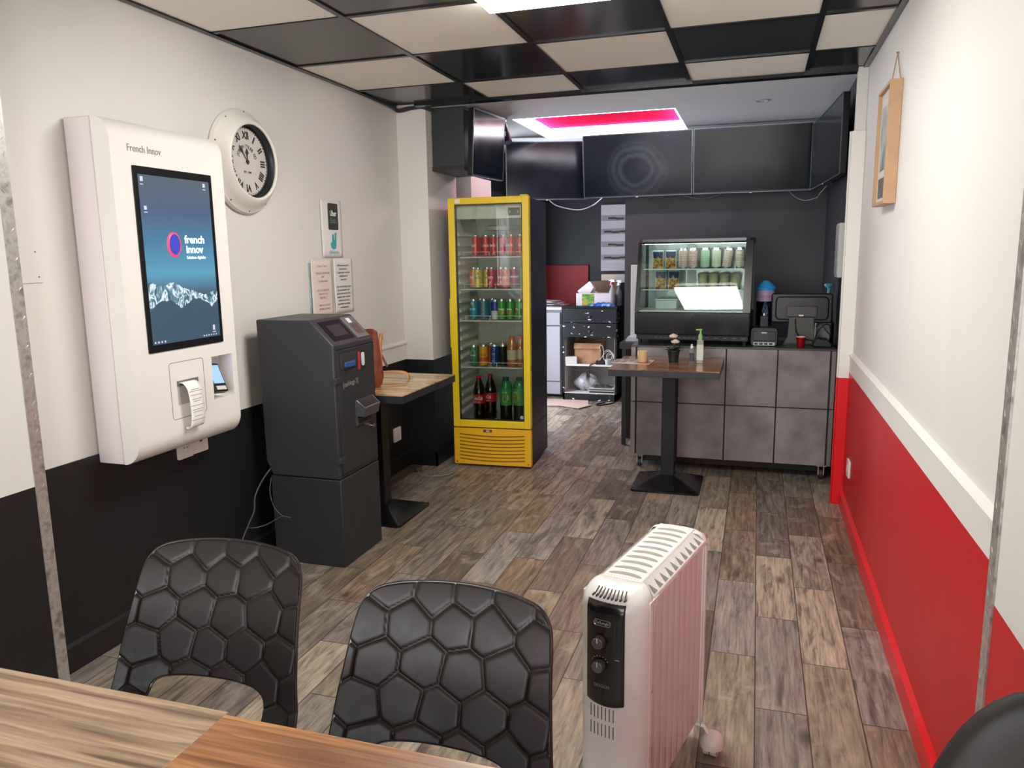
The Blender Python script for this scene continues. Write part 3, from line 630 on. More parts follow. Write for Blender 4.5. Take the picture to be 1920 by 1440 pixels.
b.xf(0, Matrix.Rotation(R(76), 4, 'Z')); b.build('body', LEA, t)
b = MB(); pts = [Matrix.Rotation(R(76), 4, 'Z') @ Vector((.066 * (1 - .5 * v) * 1.0, -.13 + .26 * q, .06 + .2 * v)) for q, v in [(k / 12, 1 - 3.2 * (k / 12 - .5) ** 2) for k in range(13)]]
b.tube(pts, .006, 8); b.build('piping', M('#7c3d2b', .4), t)
b = MB(); pts = catmull([(.085, .08, .24), (.10, .05, .26), (.108, .02, .22), (.112, .01, .14), (.118, .0, .06), (.12, -.01, .02)], 5); b.tube(pts, .009, 8, flat=1.6); b.build('side_gusset', TAN, t)
b = MB(); pts = catmull([(.10, -.01, .075), (.17, .02, .078), (.225, .05, .070), (.245, .055, .045), (.235, .045, .014), (.18, .01, .007), (.11, -.02, .008)], 8)
n0 = len(pts); b.grid(lambda u, v: (lambda p: (p.x, p.y + (v - .5) * .026, p.z + (v - .5) * .004))(pts[int(round(u * (n0 - 1)))]), n0 - 1, 2); b.build('strap', TAN, t, solid=.003)
b = MB(); b.lathe([(0, 0), (.007, 0), (.006, .003), (0, .004)], (.098, -.03, .13), 12, Matrix.Rotation(R(90), 3, 'Y')); b.build('rivet', M('#b8955c', .3, .9), t)

# ================================================================ drinks fridge
FA = R(3.2); FL = Vector((-1.902, 4.668, 0))
FRM = Matrix.Translation(FL) @ Matrix.Rotation(FA, 4, 'Z')
YEL = M('#f0cf1e', .3, var=.05, vs=4., coat=.3); YEL2 = M('#f2b81c', .35, var=.04, vs=4.)
t = thing('drinks_fridge', 'tall black drinks fridge with yellow framed glass door full of cans', 'refrigerator', FL, FA)
BF = M('#16171a', .35, var=.15, vs=5.); LIN = M('#d6d6cc', .45, var=.05, vs=4.)
FW, FD, FH = .53, .53, 1.745
b = MB(); b.box(0.002, .03, .05, FD, .26, FH); b.box(FW - .03, FW - .002, .05, FD, .26, FH); b.box(0.03, FW - .03, .05, FD, FH - .03, FH); b.box(.03, FW - .03, FD - .03, FD, .26, FH - .03); b.box(.002, FW - .002, .04, FD, .02, .28)
b.build('cabinet', BF, t)
b = MB(); b.box(.03, .036, .05, FD - .03, .28, FH - .03); b.box(FW - .036, FW - .03, .05, FD - .03, .28, FH - .03); b.box(.036, FW - .036, FD - .036, FD - .03, .28, FH - .03); b.box(.036, FW - .036, .05, FD - .036, .28, .29); b.box(.036, FW - .036, .05, FD - .036, FH - .04, FH - .03)
b.build('liner', LIN, t)
b = MB()
for x in (0, FW - .044): b.box(x, x + .044, 0, .045, .27, 1.757)
b.box(.044, FW - .044, 0, .045, 1.716, 1.757); b.box(.044, FW - .044, 0, .045, .27, .318); fd = b.build('door_frame', YEL, t, bev=.003)
b = MB(); b.box(.044, .050, .004, .03, .318, 1.716); b.box(FW - .050, FW - .044, .004, .03, .318, 1.716); b.box(.05, FW - .05, .004, .03, .318, .323); b.box(.05, FW - .05, .004, .03, 1.711, 1.716); b.build('gasket', M('#33302a', .5), fd)
b = MB(); b.box(.05, FW - .05, .010, .014, .323, 1.711); b.build('glass_pane', glass('#f4f8f4', .03), fd)
b = MB(); b.box(.046, .082, -.0012, 0, 1.725, 1.748); b.build('price_sticker', M('#e6e0d8', .5), fd)
b = MB(); b.lathe([(0, 0), (.012, 0), (0, .001)], (.468, .008, .345), 16, Matrix.Rotation(R(90), 3, 'X')); b.build('round_sticker', M('#7fa8d8', .4), fd)
b = MB(); b.box(-.006, 0, 0, .02, .80, 1.12); b.build('handle', YEL, fd, bev=.002)
b = MB(); b.box(FW - .055, FW - .01, .0, .05, 1.757, 1.765); b.build('top_hinge', YEL, t, bev=.003)
b = MB(); b.box(.0, FW, 0, .04, .015, .262); gr = b.build('grille', YEL2, t, bev=.003)
b = MB()
for r in range(8):
    z0 = .222 - r * .024
    for k in range(54):
        x = .040 + k * .0083; u = (x - FW / 2) / (FW / 2); dz = -.016 * (1 - u * u)
        b.box(x, x + .0058, -.0008, .001, z0 + dz + .004 * 0, z0 + dz + .0085)
b.build('grille_slots', M('#43301a', .7), gr)
for sx in (0, 1):
    b = MB()
    for r in range(8):
        x0 = .016 if not sx else FW - .040; z0 = .226 - r * .024
        b.tube([(x0 + .024 * k / 4, -.001, z0 - .004 * (k / 4 if not sx else 1 - k / 4) + .0) for k in range(5)], .0028, 6)
    b.build('grille_ribs', YEL, gr)
b = MB(); b.box(.205, .265, -.002, 0, .238, .256); bd = b.build('badge', M('#5a4a3c', .3), gr); b = MB(); b.box(.225, .250, -.0026, -.002, .241, .253); b.build('badge_plate', M('#cfc7bb', .3, .3), bd)
b = MB()
for x, z in ((.02, .03), (FW - .02, .03)): b = MB(); b.lathe([(0, 0), (.005, 0), (0, .0015)], (x, 0, z), 10, Matrix.Rotation(R(90), 3, 'X')); b.build('grille_screw', M('#5a4316', .5), gr)
for sx in (.05, FW - .05):
    b = MB(); b.cyl((sx, .07, 0), (sx, .07, .025), .016, None, 12); b.build('foot', BLK, t)
b = MB(); b.box(.036, FW - .036, .05, .09, 1.625, 1.712); b.build('header_panel', M('#dcddd2', .45), t)
b = MB(); b.box(.385, .462, .048, .05, 1.642, 1.690); th_ = b.build('thermostat_sticker', M('#3b4440', .4), t)
for _x in (.397, .450): text('dial_lettering', '0', .022, M('#d8ddd8', .4), th_, frame('-y', (_x, .0475, 1.664)), W=False)
b = MB(); b.lathe([(0, 0), (.105, 0), (.115, .012), (.115, .022), (.10, .03), (0, .03)], (.27, .33, 1.56), 32); b.build('fan_cover', M('#cfcfc6', .4), t)
SH = [1.386, 1.178, .972, .662]
RK = M('#e7e6de', .35)
for x, s in ((.036, 1), (FW - .036, -1)):
    b = MB()
    for z in [.34 + .062 * k for k in range(20)]: b.prism([(x, z), (x + s * .016, z + .004), (x + s * .016, z + .016), (x, z + .03)], 'y', .07, .46)
    b.build('shelf_rail', RK, t)
for z in SH:
    b = MB(); b.tube([(.048, .085, z - .004), (FW - .048, .085, z - .004)], .0045, 8)
    for k in range(24): x = .05 + k * (FW - .10) / 23; b.tube([(x, .085, z - .004), (x, .47, z - .004)], .0018, 6)
    for y in (.2, .35, .47): b.tube([(.048, y, z - .005), (FW - .048, y, z - .005)], .0025, 6)
    sh = b.build('wire_shelf', RK, t)
    for x0, x1 in ((.075, .245), (.285, .460)):
        b = MB(); b.tube(catmull([(x0, .083, z - .002), (x0, .083, z + .026), (x0 + .004, .083, z + .030), (x1 - .004, .083, z + .030), (x1, .083, z + .026), (x1, .083, z - .002)], 3), .0017, 6); b.build('front_rail', RK, sh)

# cans and bottles in the fridge
SILV = M('#c7c9cc', .28, .9)
def can(name, label, body_mat, r=.028, h=.138, txt=None, tcol='#f4efe8', tsize=.02, vertical=False, extra=None, group=None, cat='drink can'):
    t = thing(name, label, cat, (0, 0, 0), group=group)
    b = MB(); b.lathe([(0, .004), (r * .72, .002), (r * .78, 0), (r, .010)], (0, 0, 0), 20, ms=[1] * 3); b.lathe([(r, .010), (r, h - .014)], (0, 0, 0), 20, ms=[0]); b.lathe([(r, h - .014), (r * .84, h - .003), (r * .84, h), (r * .76, h - .004), (0, h - .004)], (0, 0, 0), 20, ms=[1] * 4)
    b.build('can_body', [body_mat, SILV], t)
    if extra: extra(t, r, h)
    if txt:
        m = frame('-y', (0, 0, h * .52))
        if vertical:
            cu = text('brand_lettering', txt, tsize, M(tcol, .4), t, Matrix.Identity(4), W=False, width=h * .74, bold=.0006); me = cu.data
            for v in me.vertices:
                x, y = -v.co.y, v.co.x; a = x / r; v.co = Vector(((r + .0004) * math.sin(a), -(r + .0004) * math.cos(a), h * .5 + y))
        else: text('brand_lettering', txt, tsize, M(tcol, .4), t, m, W=False, wrap=r + .0004, width=min(1.5 * r, .9 * tsize * len(txt) * .6 + .012), bold=.0004, shear=.25 if txt[0] == 'C' else 0)
    return t
def place(proto, used, lx, ly, z, rz=0., label=None, group=None, tilt=None):
    p = FRM @ Vector((lx, ly, z)); 
    if proto.name in used: o = dup(proto, p, FA + rz, label, group)
    else:
        used.add(proto.name); o = proto; o.location = p; o.rotation_euler = (0, 0, FA + rz)
        if label: o['label'] = label
        if group: o['group'] = group
    return o
used = set()
def band(col, z0, z1, m=.35):
    def f(t, r, h): b = MB(); b.lathe([(r + .0003, h * z0), (r + .0003, h * z1)], (0, 0, 0), 20); b.build('label_band', M(col, m), t)
    return f
def spot(col, z, rr, sq=1.):
    def f(t, r, h):
        b = MB(); n = 18; ps = [(rr * math.cos(2 * math.pi * k / n), rr * sq * math.sin(2 * math.pi * k / n)) for k in range(n)]
        b.poly([((r + .0006) * math.sin(x / r), -(r + .0006) * math.cos(x / r), h * z + y) for x, y in ps]); b.build('fruit_picture', M(col, .4), t)
    return f
RED = M('#c81f2c', .3, .3, var=.05, vs=20.)
coke = can('cola_can', 'slim red cola can in the front row on the top fridge shelf', RED, txt='Coca-Cola', tsize=.026, group='front red cola cans, top fridge shelf')
G1 = 'front red cola cans, top fridge shelf'
ORD = ('first', 'second', 'third', 'fourth', 'fifth', 'sixth')
for k, x in enumerate((.145, .207, .266, .325, .384, .443)): place(coke, used, x, .125 + (.02 if k in (1, 3) else 0), SH[0], (-.5, .2, -.1, .3, -.2, .5)[k], 'slim red cola can, %s from the pier side in the front row, top fridge shelf' % ORD[k])
for k, x in enumerate((.176, .236, .296, .356, .416)): place(coke, used, x, .215, SH[0], .3 * k, 'slim red cola can, %s from the pier side in the hind row, top fridge shelf' % ORD[k], 'hind red cola cans, top fridge shelf')
yel = can('soda_can', 'yellow soda can on the second fridge shelf', M('#e2c83a', .3, .2), txt='FANTA', tcol='#2c4a86', tsize=.022, extra=spot('#7d8a3c', .72, .011))
pnk = can('soda_can', 'pink soda can', M('#c22347', .3, .2), txt='FANTA', tsize=.024, extra=spot('#e8b2c0', .3, .008))
org = can('soda_can', 'orange soda can', M('#dd6a32', .3, .2), txt='FANTA', tsize=.024)
mag = can('soda_can', 'dark pink soda can with white stripes', M('#9c3157', .3, .2), extra=band('#ece6ea', .52, .6))
grn0 = can('soda_can', 'grey-green soda can at the hinge end of the second fridge shelf', M('#5f8577', .3, .2))
place(org, used, .113, .165, SH[1], 0, 'orange soda can half hidden behind the yellow can, second fridge shelf')
place(yel, used, .155, .125, SH[1], .1, 'yellow soda can in the front row of the second fridge shelf')
place(yel, used, .203, .175, SH[1], .4, 'yellow soda can standing behind, beside the pink cans, second fridge shelf')
place(pnk, used, .247, .125, SH[1], -.1, 'pink soda can next to the yellow cans, second fridge shelf')
place(pnk, used, .295, .175, SH[1], .3, 'pink soda can between a pink and an orange can, second fridge shelf')
place(org, used, .343, .125, SH[1], .2, 'orange soda can in the front row of the second fridge shelf')
place(mag, used, .400, .130, SH[1], 0, 'dark pink soda can with a pale stripe, second fridge shelf')
place(grn0, used, .447, .150, SH[1])
tea = can('peach_tea_can', 'turquoise peach drink can at the end of the third fridge shelf', M('#2795b4', .3, .2, var=.2, vs=50.), txt='ICE TEA', tsize=.016, extra=spot('#e5a96a', .80, .010))
ari = can('soda_can', 'turquoise can with gold upright lettering on the third fridge shelf', M('#1f7f9c', .3, .2, var=.2, vs=50.), txt='TROPICO', tcol='#e0c277', tsize=.034, vertical=True)
rb = can('energy_drink_can', 'blue and silver energy drink can on the third fridge shelf', M('#2743a0', .3, .3), r=.0265, h=.134, extra=band('#c9ccd4', .02, .45))
gc = can('soda_can', 'green can with an orange fruit picture', M('#3f9b45', .3, .2), extra=spot('#e07a34', .42, .017, 1.1), txt='TROPICAL', tsize=.013)
place(tea, used, .120, .125, SH[2]); place(ari, used, .190, .13, SH[2])
place(tea, used, .225, .215, SH[2], 1.2, 'turquoise can behind the gold lettered can, third fridge shelf')
place(tea, used, .150, .195, SH[2], 2.0, 'turquoise can in the hind row of the third fridge shelf')
place(rb, used, .260, .155, SH[2])
place(gc, used, .315, .120, SH[2], .1, 'green can with orange fruit, beside the energy drink can')
place(gc, used, .372, .122, SH[2], -.1, 'green can with orange fruit, in the middle of the three green cans')
place(gc, used, .432, .135, SH[2], -.8, 'green can with orange fruit, at the hinge end of the third fridge shelf')
pe = can('sparkling_water_can', 'slim green sparkling water can on the fourth fridge shelf', M('#4f9468', .3, .3), h=.145, txt='perrier', tsize=.014)
b = MB(); b.tube([(.0288 * math.sin(.55 * math.cos(a)), -.0288 * math.cos(.55 * math.cos(a)), .092 + .018 * math.sin(a)) for a in [2 * math.pi * k / 24 for k in range(24)]], .0009, 5, True); b.build('label_ring', M('#e9efe6', .4), pe)
pc_ = can('peach_tea_can', 'yellow can with red script on the fourth fridge shelf', M('#e8a92c', .3, .2), r=.03, h=.15, txt='ICE TEA', tcol='#b8342a', tsize=.022, extra=band('#d8542c', .25, .42))
orr = can('orange_soda_can', 'orange can behind the yellow can', M('#d96a2c', .3, .2), r=.029, h=.15)
og = can('soda_can', 'dark blue can with white upright lettering on the fourth fridge shelf', M('#1f3f86', .3, .3), r=.028, h=.15, txt='ORANGINA', tsize=.030, vertical=True, extra=None)
dk = can('cola_can', 'black and silver can on the fourth fridge shelf', M('#232326', .3, .3), r=.027, h=.15, txt='COLA ZERO', tcol='#b9a08c', tsize=.02, vertical=True)
place(pe, used, .115, .125, SH[3]); place(pe, used, .150, .195, SH[3], .4, 'slim green water can behind the first one, fourth fridge shelf'); place(pe, used, .185, .262, SH[3], .4, 'slim green water can farthest back, fourth fridge shelf')
place(pc_, used, .182, .122, SH[3]); place(orr, used, .218, .190, SH[3], 0, 'orange can behind the yellow can, fourth fridge shelf')
place(og, used, .258, .125, SH[3]); place(dk, used, .313, .137, SH[3], .2, 'black can beside the dark blue can, fourth fridge shelf'); place(dk, used, .295, .205, SH[3], .2, 'black can in the hind row of the fourth fridge shelf'); place(dk, used, .352, .205, SH[3], .2, 'black can behind the amber bottles, fourth fridge shelf')
def bottle(name, label, prof, liq, cap, lab=None, group=None, lz=(0, 0), capz=None, cat='bottle'):
    t = thing(name, label, cat, (0, 0, 0), group=group)
    b = MB(); b.lathe(prof, (0, 0, 0), 24); b.build('bottle_body', liq, t)
    r, h = prof[-2][0], prof[-1][1]
    b = MB(); b.lathe([(0, h - .016), (capz or r + .003, h - .016), (capz or r + .003, h + .002), (0, h + .003)], (0, 0, 0), 20); b.build('cap', cap, t)
    if lab:
        rl = max(p[0] for p in prof) + .0006
        b = MB(); b.lathe([(rl, lz[0]), (rl, lz[1])], (0, 0, 0), 28); b.build('label_wrap', lab, t)
    return t
amb = bottle('juice_bottle', 'amber juice bottle with orange cap at the front of the fourth fridge shelf', [(0, 0), (.030, 0), (.034, .006), (.034, .13), (.030, .15), (.018, .178), (.016, .185), (.016, .200), (0, .200)], M('#b5703a', .12, coat=.5, var=.1, vs=30.), M('#e0532c', .4), M('#c9b193', .4), lz=(.05, .115), capz=.0195)
place(amb, used, .379, .122, SH[3]); place(amb, used, .425, .175, SH[3], .5, 'amber juice bottle with orange cap, in the middle of the three'); place(amb, used, .440, .255, SH[3], .5, 'amber juice bottle with orange cap, farthest back of the three')
cprof = [(0, .004), (.030, 0), (.040, .010), (.041, .05), (.0385, .085), (.041, .12), (.041, .185), (.040, .205), (.030, .245), (.017, .278), (.0135, .290), (.0135, .306), (0, .306)]
COLA = M('#1a0d0a', .10, coat=.6)
cb_ = bottle('cola_bottle', 'large cola bottle with red label, front one on the fridge floor', cprof, COLA, M('#c5162a', .35), M('#c81f2c', .4), lz=(.122, .184))
text('brand_lettering', 'Coca-Cola', .034, M('#f6efe8', .4), cb_, frame('-y', (0, 0, .158)), W=False, wrap=.0424, width=.068, shear=.3, bold=.0006)
text('brand_lettering', 'gout original', .009, M('#f6efe8', .4), cb_, frame('-y', (0, 0, .133)), W=False, wrap=.0424, width=.04)
place(cb_, used, .145, .125, .29, 0); place(cb_, used, .205, .195, .29, -.5, 'large cola bottle with red label, standing behind the front one')
gprof = [(0, .004), (.032, 0), (.041, .012), (.039, .07), (.0415, .115), (.0415, .20), (.036, .225), (.039, .245), (.028, .268), (.019, .285), (.0185, .300), (0, .300)]
gb = bottle('green_tea_bottle', 'green bottle with orange fruit label beside the cola bottles', gprof, M('#1c1d12', .12, coat=.5), M('#1f4a34', .35), M('#3f9446', .4), lz=(.118, .235), capz=.021)
b = MB(); n = 22
b.poly([(.0432 * math.sin((.022 * math.cos(a) * (1 if True else 0) + .006) / .043), -.0432 * math.cos((.022 * math.cos(a) + .006) / .043), .165 + .026 * math.sin(a) + .25 * .022 * math.cos(a)) for a in [2 * math.pi * k / n for k in range(n)]]); b.build('fruit_picture', M('#e0864a', .4), gb)
text('brand_lettering', 'ICE TEA', .016, M('#e6efd8', .4), gb, frame('-y', (0, 0, .205)), W=False, wrap=.0432, width=.035)
b = MB(); b.lathe([(.0418, .236), (.037, .26), (.022, .282)], (0, 0, 0), 24); b.build('green_shoulder', M('#2e7a4a', .2), gb)
place(gb, used, .335, .115, .29); place(gb, used, .425, .125, .29, -.5, 'green bottle with orange fruit label at the hinge end of the fridge floor')
t = thing('fridge_cord', 'grey power cord with plug lying on the floor between table and fridge', 'cord', (-1.95, 4.5, 0))
b = MB(); b.tube(catmull([(-2.06, 4.43, .012), (-2.02, 4.36, .006), (-1.95, 4.37, .005), (-1.87, 4.42, .005), (-1.84, 4.50, .005), (-1.86, 4.58, .005), (-1.88, 4.70, .006)], 7), .004, 8); b.build('cable', M('#8a8782', .5), t, W=True)
b = MB(); b.tbox(Matrix.Translation((-2.075, 4.46, .016)) @ Matrix.Rotation(R(60), 4, 'Z'), .022, .013, .013); b.build('plug', M('#5c5a58', .5), t, W=True, bev=.003)

# ================================================================ on the front bistro table
t = thing('menu_card', 'printed menu card lying under the candle jar on the bistro table', 'menu card', (-.69, 4.56, .752))
b = MB(); b.tbox(Matrix.Translation((-.695, 4.575, .7535)) @ Matrix.Rotation(R(-4), 4, 'Z'), .115, .085, .001); b.build('card', M('#d9cfc6', .5), t, W=True)
b = MB()
for c in range(5):
    for k in range(6 if c != 2 else 4):
        w = .016 + .003 * ((k * 3 + c) % 3) / 2; b.tbox(Matrix.Translation((-.695, 4.575, .7547)) @ Matrix.Rotation(R(-4), 4, 'Z') @ Matrix.Translation((-.092 + .041 * c, .062 - .023 * k, 0)), w * .95, .0055, .0002)
b.build('printed_blocks', M('#5b4c48', .6), t, W=True)
b = MB(); b.tbox(Matrix.Translation((-.695, 4.575, .7549)) @ Matrix.Rotation(R(-4), 4, 'Z') @ Matrix.Translation((.075, -.03, 0)), .034, .045, .0002); b.build('red_panel', M('#b8523e', .5), t, W=True)
t = thing('candle_jar', 'small frosted candle jar with warm cream wax on the bistro table', 'candle', (-.635, 4.555, .755))
b = MB(); b.lathe([(0, 0), (.024, 0), (.027, .004), (.029, .066), (.026, .066), (.025, .058), (0, .057)], (0, 0, 0), 24); b.build('jar', M('#e3bd8d', .35, var=.12, vs=30.), t)
b = MB(); b.lathe([(0, .058), (.0245, .058), (0, .060)], (0, 0, 0), 20); b.cyl((0, 0, .058), (.001, 0, .068), .0012, None, 6); b.build('wax', M('#f2dfc0', .5), t)
t = thing('potted_flower', 'small artificial flower with two pale blooms in a black pot', 'plant', (-.46, 4.60, .752))
b = MB(); b.lathe([(0, 0), (.029, 0), (.037, .066), (.040, .066), (.040, .074), (.035, .074), (.034, .062), (0, .062)], (0, 0, 0), 24); b.build('pot', M('#1b1c1e', .5), t)
b = MB(); random.seed(11)
for k in range(22):
    a = k * 2.4; l = .05 + .03 * random.random(); z = .07 + .035 * random.random(); d = Vector((math.cos(a), math.sin(a), 0)); s = d.cross(Vector((0, 0, 1)))
    m = [Vector((0, 0, .062)) + d * l * q + Vector((0, 0, (z - .062) * 1.6 * q * (1.5 - q))) for q in (0, .35, .7, 1)]
    w = [.003, .013, .010, .001]; b.add([m[i] + s * w[i] for i in range(4)] + [m[i] - s * w[i] for i in range(4)], [(i, i + 1, 5 + i, 4 + i) for i in range(3)])
b.build('leaves', M('#2f4a30', .45, var=.3, vs=40.), t, solid=.0008)
for bx, by, bz in ((.0, -.006, .150), (.012, -.016, .118)):
    b = MB()
    for ring, (rr, n, tz) in enumerate(((.004, 5, .95), (.011, 6, .6), (.017, 7, .25))):
        for k in range(n):
            a = 2 * math.pi * k / n + ring; s0 = len(b.v); b.lathe([(0, -.004), (.009, -.001), (.010, .004), (.006, .010), (0, .012)], (0, 0, 0), 8)
            b.xf(s0, Matrix.Translation((bx + rr * math.cos(a), by + rr * math.sin(a), bz + .010 * tz)) @ Matrix.Rotation(a, 4, 'Z') @ Matrix.Rotation(R(50 * (1 - tz)), 4, 'Y') @ Matrix.Diagonal((.55, 1, 1, 1)))
    b.build('bloom', M('#ecd0bd', .5), t)
b = MB(); b.tube([(0, 0, .06), (.002, -.002, .11), (0, -.006, .15)], .0016, 6); b.tube([(0, 0, .06), (.01, -.008, .09), (.012, -.016, .118)], .0016, 6); b.tube([(.002, 0, .10), (.012, 0, .14), (.022, -.002, .172)], .002, 6); b.build('stem', M('#56704a', .5), t)
t = thing('sanitiser_bottle', 'clear pump bottle with a light green pump on the bistro table', 'bottle', (-.305, 4.60, .752))
b = MB(); b.prism(rrect(-.019, .019, -.016, .016, .007), 'z', 0, .135); b.lathe([(.015, .135), (.011, .147), (0, .147)], (0, 0, 0), 16); b.build('bottle_body', M('#b9bfb6', .15, alpha=.62), t, bev=.002)
b = MB(); b.lathe([(0, .147), (.013, .147), (.012, .166), (.006, .170), (.004, .190), (.010, .192), (.010, .200), (0, .202)], (0, 0, 0), 16); b.box(-.026, .0, -.004, .004, .192, .199); b.build('pump', M('#86c25c', .4), t)
b = MB(); b.box(-.0185, .0185, -.0172, -.0165, .02, .11); b.build('label_panel', M('#cfd4c8', .4), t)
t = thing('spray_vial', 'small slim clear spray bottle with printed side beside the pump bottle', 'bottle', (-.352, 4.585, .752))
b = MB(); b.lathe([(0, 0), (.013, 0), (.014, .003), (.014, .080), (.008, .090), (0, .090)], (0, 0, 0), 16); b.build('bottle_body', M('#8f9698', .15, alpha=.55), t)
b = MB(); b.lathe([(0, .086), (.009, .086), (.009, .100), (.005, .104), (.005, .112), (0, .112)], (0, 0, 0), 14); b.build('cap', M('#e8e8e8', .4), t)
b = MB(); b.lathe([(.0143, .012), (.0143, .062)], (0, 0, 0), 16); b.build('label_wrap', M('#4c545a', .5, var=.5, vs=90.), t)

# ================================================================ service counter
t = thing('service_counter', 'grey concrete-look service counter on castors with square front panels', 'counter', (-.145, 5.2, 0)); TL = t.location
CY0 = 4.91; XS = [-.722, -.461, -.167, .136, .435]; ZS = [.088, .445, .803]
b = MB(); b.box(-.745, .455, CY0 + .012, 5.52, .10, .800); b.build('carcass', M('#1d1b1c', .6), t, W=True)
for i in range(4):
    for j in range(2):
        b = MB(); b.box(XS[i] + .004, XS[i + 1] - .004, CY0, CY0 + .012, ZS[j] + .004, ZS[j + 1] - .003); b.build('front_panel', CONC, t, W=True, bev=.001)
for x0, x1 in ((-.757, -.728), (.441, .465)):
    for j in range(2): b = MB(); b.box(x0, x1, CY0 - .002, CY0 + .016, ZS[j] + .004, ZS[j + 1] - .003); b.build('corner_trim', M('#85807c', .35, .3), t, W=True, bev=.001)
b = MB(); b.box(-.757, -.745, CY0 + .016, 5.52, .09, .800); b.box(.455, .465, CY0 + .016, 5.52, .09, .800); b.build('side_panel', M('#7c7672', .5, var=.08, vs=6.), t, W=True)
b = MB(); b.box(-.757, .465, CY0 + .002, 5.53, .800, .812); b.build('worktop', M('#4d4c4d', .3, .2, var=.1, vs=7.), t, W=True, bev=.002)
b = MB(); b.box(-.70, .42, CY0 + .10, 5.40, .03, .10); b.build('base_rail', M('#161516', .6), t, W=True)
for x, y in ((-.70, 4.965), (.415, 4.955), (-.70, 5.45), (.415, 5.45)):
    b = MB(); b.box(x - .018, x - .013, y - .025, y + .025, .028, .088); b.box(x + .013, x + .018, y - .025, y + .025, .028, .088); b.box(x - .03, x + .03, y - .03, y + .03, .084, .092); cs = b.build('castor', M('#b5b4b0', .35, .6), t, W=True)
    b = MB(); b.cyl((x - .011, y, .032), (x + .011, y, .032), .031, None, 20); b.build('wheel', M('#2b2a2a', .5), cs, W=TL)

# ================================================================ glass display case and its goods
t = thing('display_case', 'countertop refrigerated glass display case with black frame and lit interior', 'display case', (-.385, 5.2, .812), R(-2.8)); TL = t.location
X0, X1 = -.742, -.024; YB = 5.36
FRM_B = M('#17191b', .28, var=.1, vs=8.)
b = MB(); b.prism([(4.985, .872), (5.37, .872), (5.37, 1.02), (4.972, 1.02), (4.975, .90)], 'x', X0, X1); b.build('base_housing', M('#2a2d30', .28, .2, var=.15, vs=5.), t, W=True, bev=.006)
b = MB(); b.box(X0 + .01, X1 - .01, 5.0, 5.36, .842, .872); vb = b.build('vent_panel', M('#101113', .5), t, W=True)
b = MB()
for k in range(9):
    x = X0 + .13 + .03 * k; b.box(x, x + .018, 4.998, 5.0, .853, .857)
for k in range(5): b.box(X1 - .27 + .055 * k, X1 - .245 + .055 * k, 4.998, 5.0, .856, .860)
b.build('vent_slot', M('#5d6163', .4), vb, W=TL)
for x in (X0 + .03, X1 - .03):
    for y in (5.02, 5.34): b = MB(); b.cyl((x, y, .812), (x, y, .872), .013, .018, 12); b.build('foot', BLK, t, W=True)
def fy(z):  # curved glass front
    s = (z - 1.02) / .44; return 4.978 + .110 * s + .012 * s * s
fc = [(fy(1.02 + .44 * k / 12), 1.02 + .44 * k / 12) for k in range(13)]
tp = [(5.135, 1.474), (5.17, 1.480), (YB, 1.480)]
GL = glass('#f4faf7', .04)
b = MB(); ins = [(y + .003, z) for y, z in fc]; b.prism(fc + ins[::-1], 'x', X0 + .022, X1 - .045); b.build('front_glass', GL, t, W=True)
for x0, x1 in ((X0, X0 + .022), (X1 - .045, X1)):
    ou = fc + tp; inn = [(y + .034, z) for y, z in fc[:-1]] + [(5.155, 1.447), (YB, 1.450)]
    b = MB(); b.prism(ou + inn[::-1], 'x', x0, x1); b.box(x0, x1, YB - .03, YB, 1.02, 1.45); b.build('side_frame', FRM_B, t, W=True)
    xm = (x0 + x1) / 2; b = MB(); b.prism([(fc[0][0] + .03, 1.02)] + inn[1:] + [(YB, 1.02)], 'x', xm - .002, xm + .002); b.build('side_glass', GL, t, W=True)
b = MB(); b.box(X0 + .022, X1 - .045, 5.105, YB, 1.462, 1.480); b.prism([(5.100, 1.450), (5.112, 1.450), (5.145, 1.478), (5.13, 1.482)], 'x', X0 + .005, X1 - .02); b.build('top_cover', M('#3c4143', .22, .4), t, W=True)
b = MB(); b.box(X0 + .03, X1 - .05, 5.14, 5.16, 1.448, 1.458); b.build('light_tube', M('#f6fffb', .4, emit=CASE_E), t, W=True)
b = MB(); b.box(X0 + .022, X1 - .045, 5.02, YB - .01, 1.018, 1.026); b.build('case_floor', M('#b9c1bd', .3, .5), t, W=True)
b = MB(); b.box(X0 + .022, X1 - .045, YB - .012, YB, 1.02, 1.462); b.build('rear_door', M('#a3aeab', .18, .1, coat=.5), t, W=True)
for z in (1.160, 1.290):
    b = MB(); b.box(X0 + .035, X1 - .055, fy(z) + .035, YB - .03, z - .005, z); sh = b.build('glass_shelf', glass('#eef8f3', .10), t, W=True)
    b = MB(); b.tube([(X0 + .035, fy(z) + .034, z - .002), (X1 - .055, fy(z) + .034, z - .002)], .0028, 6); b.build('shelf_edge', M('#cfe6dc', .25, emit=.15), sh, W=TL)
b = MB(); b.box(-.46, -.40, YB - .016, YB - .012, 1.05, 1.45); b.build('rear_door_rail', M('#dfe6e2', .4), t, W=True)
SNK = blotch('crisp_filling', ['#7a3f22', '#c89547', '#d9b76a', '#8d8a3c'], 55, .5, interp='CONSTANT', bump=0)
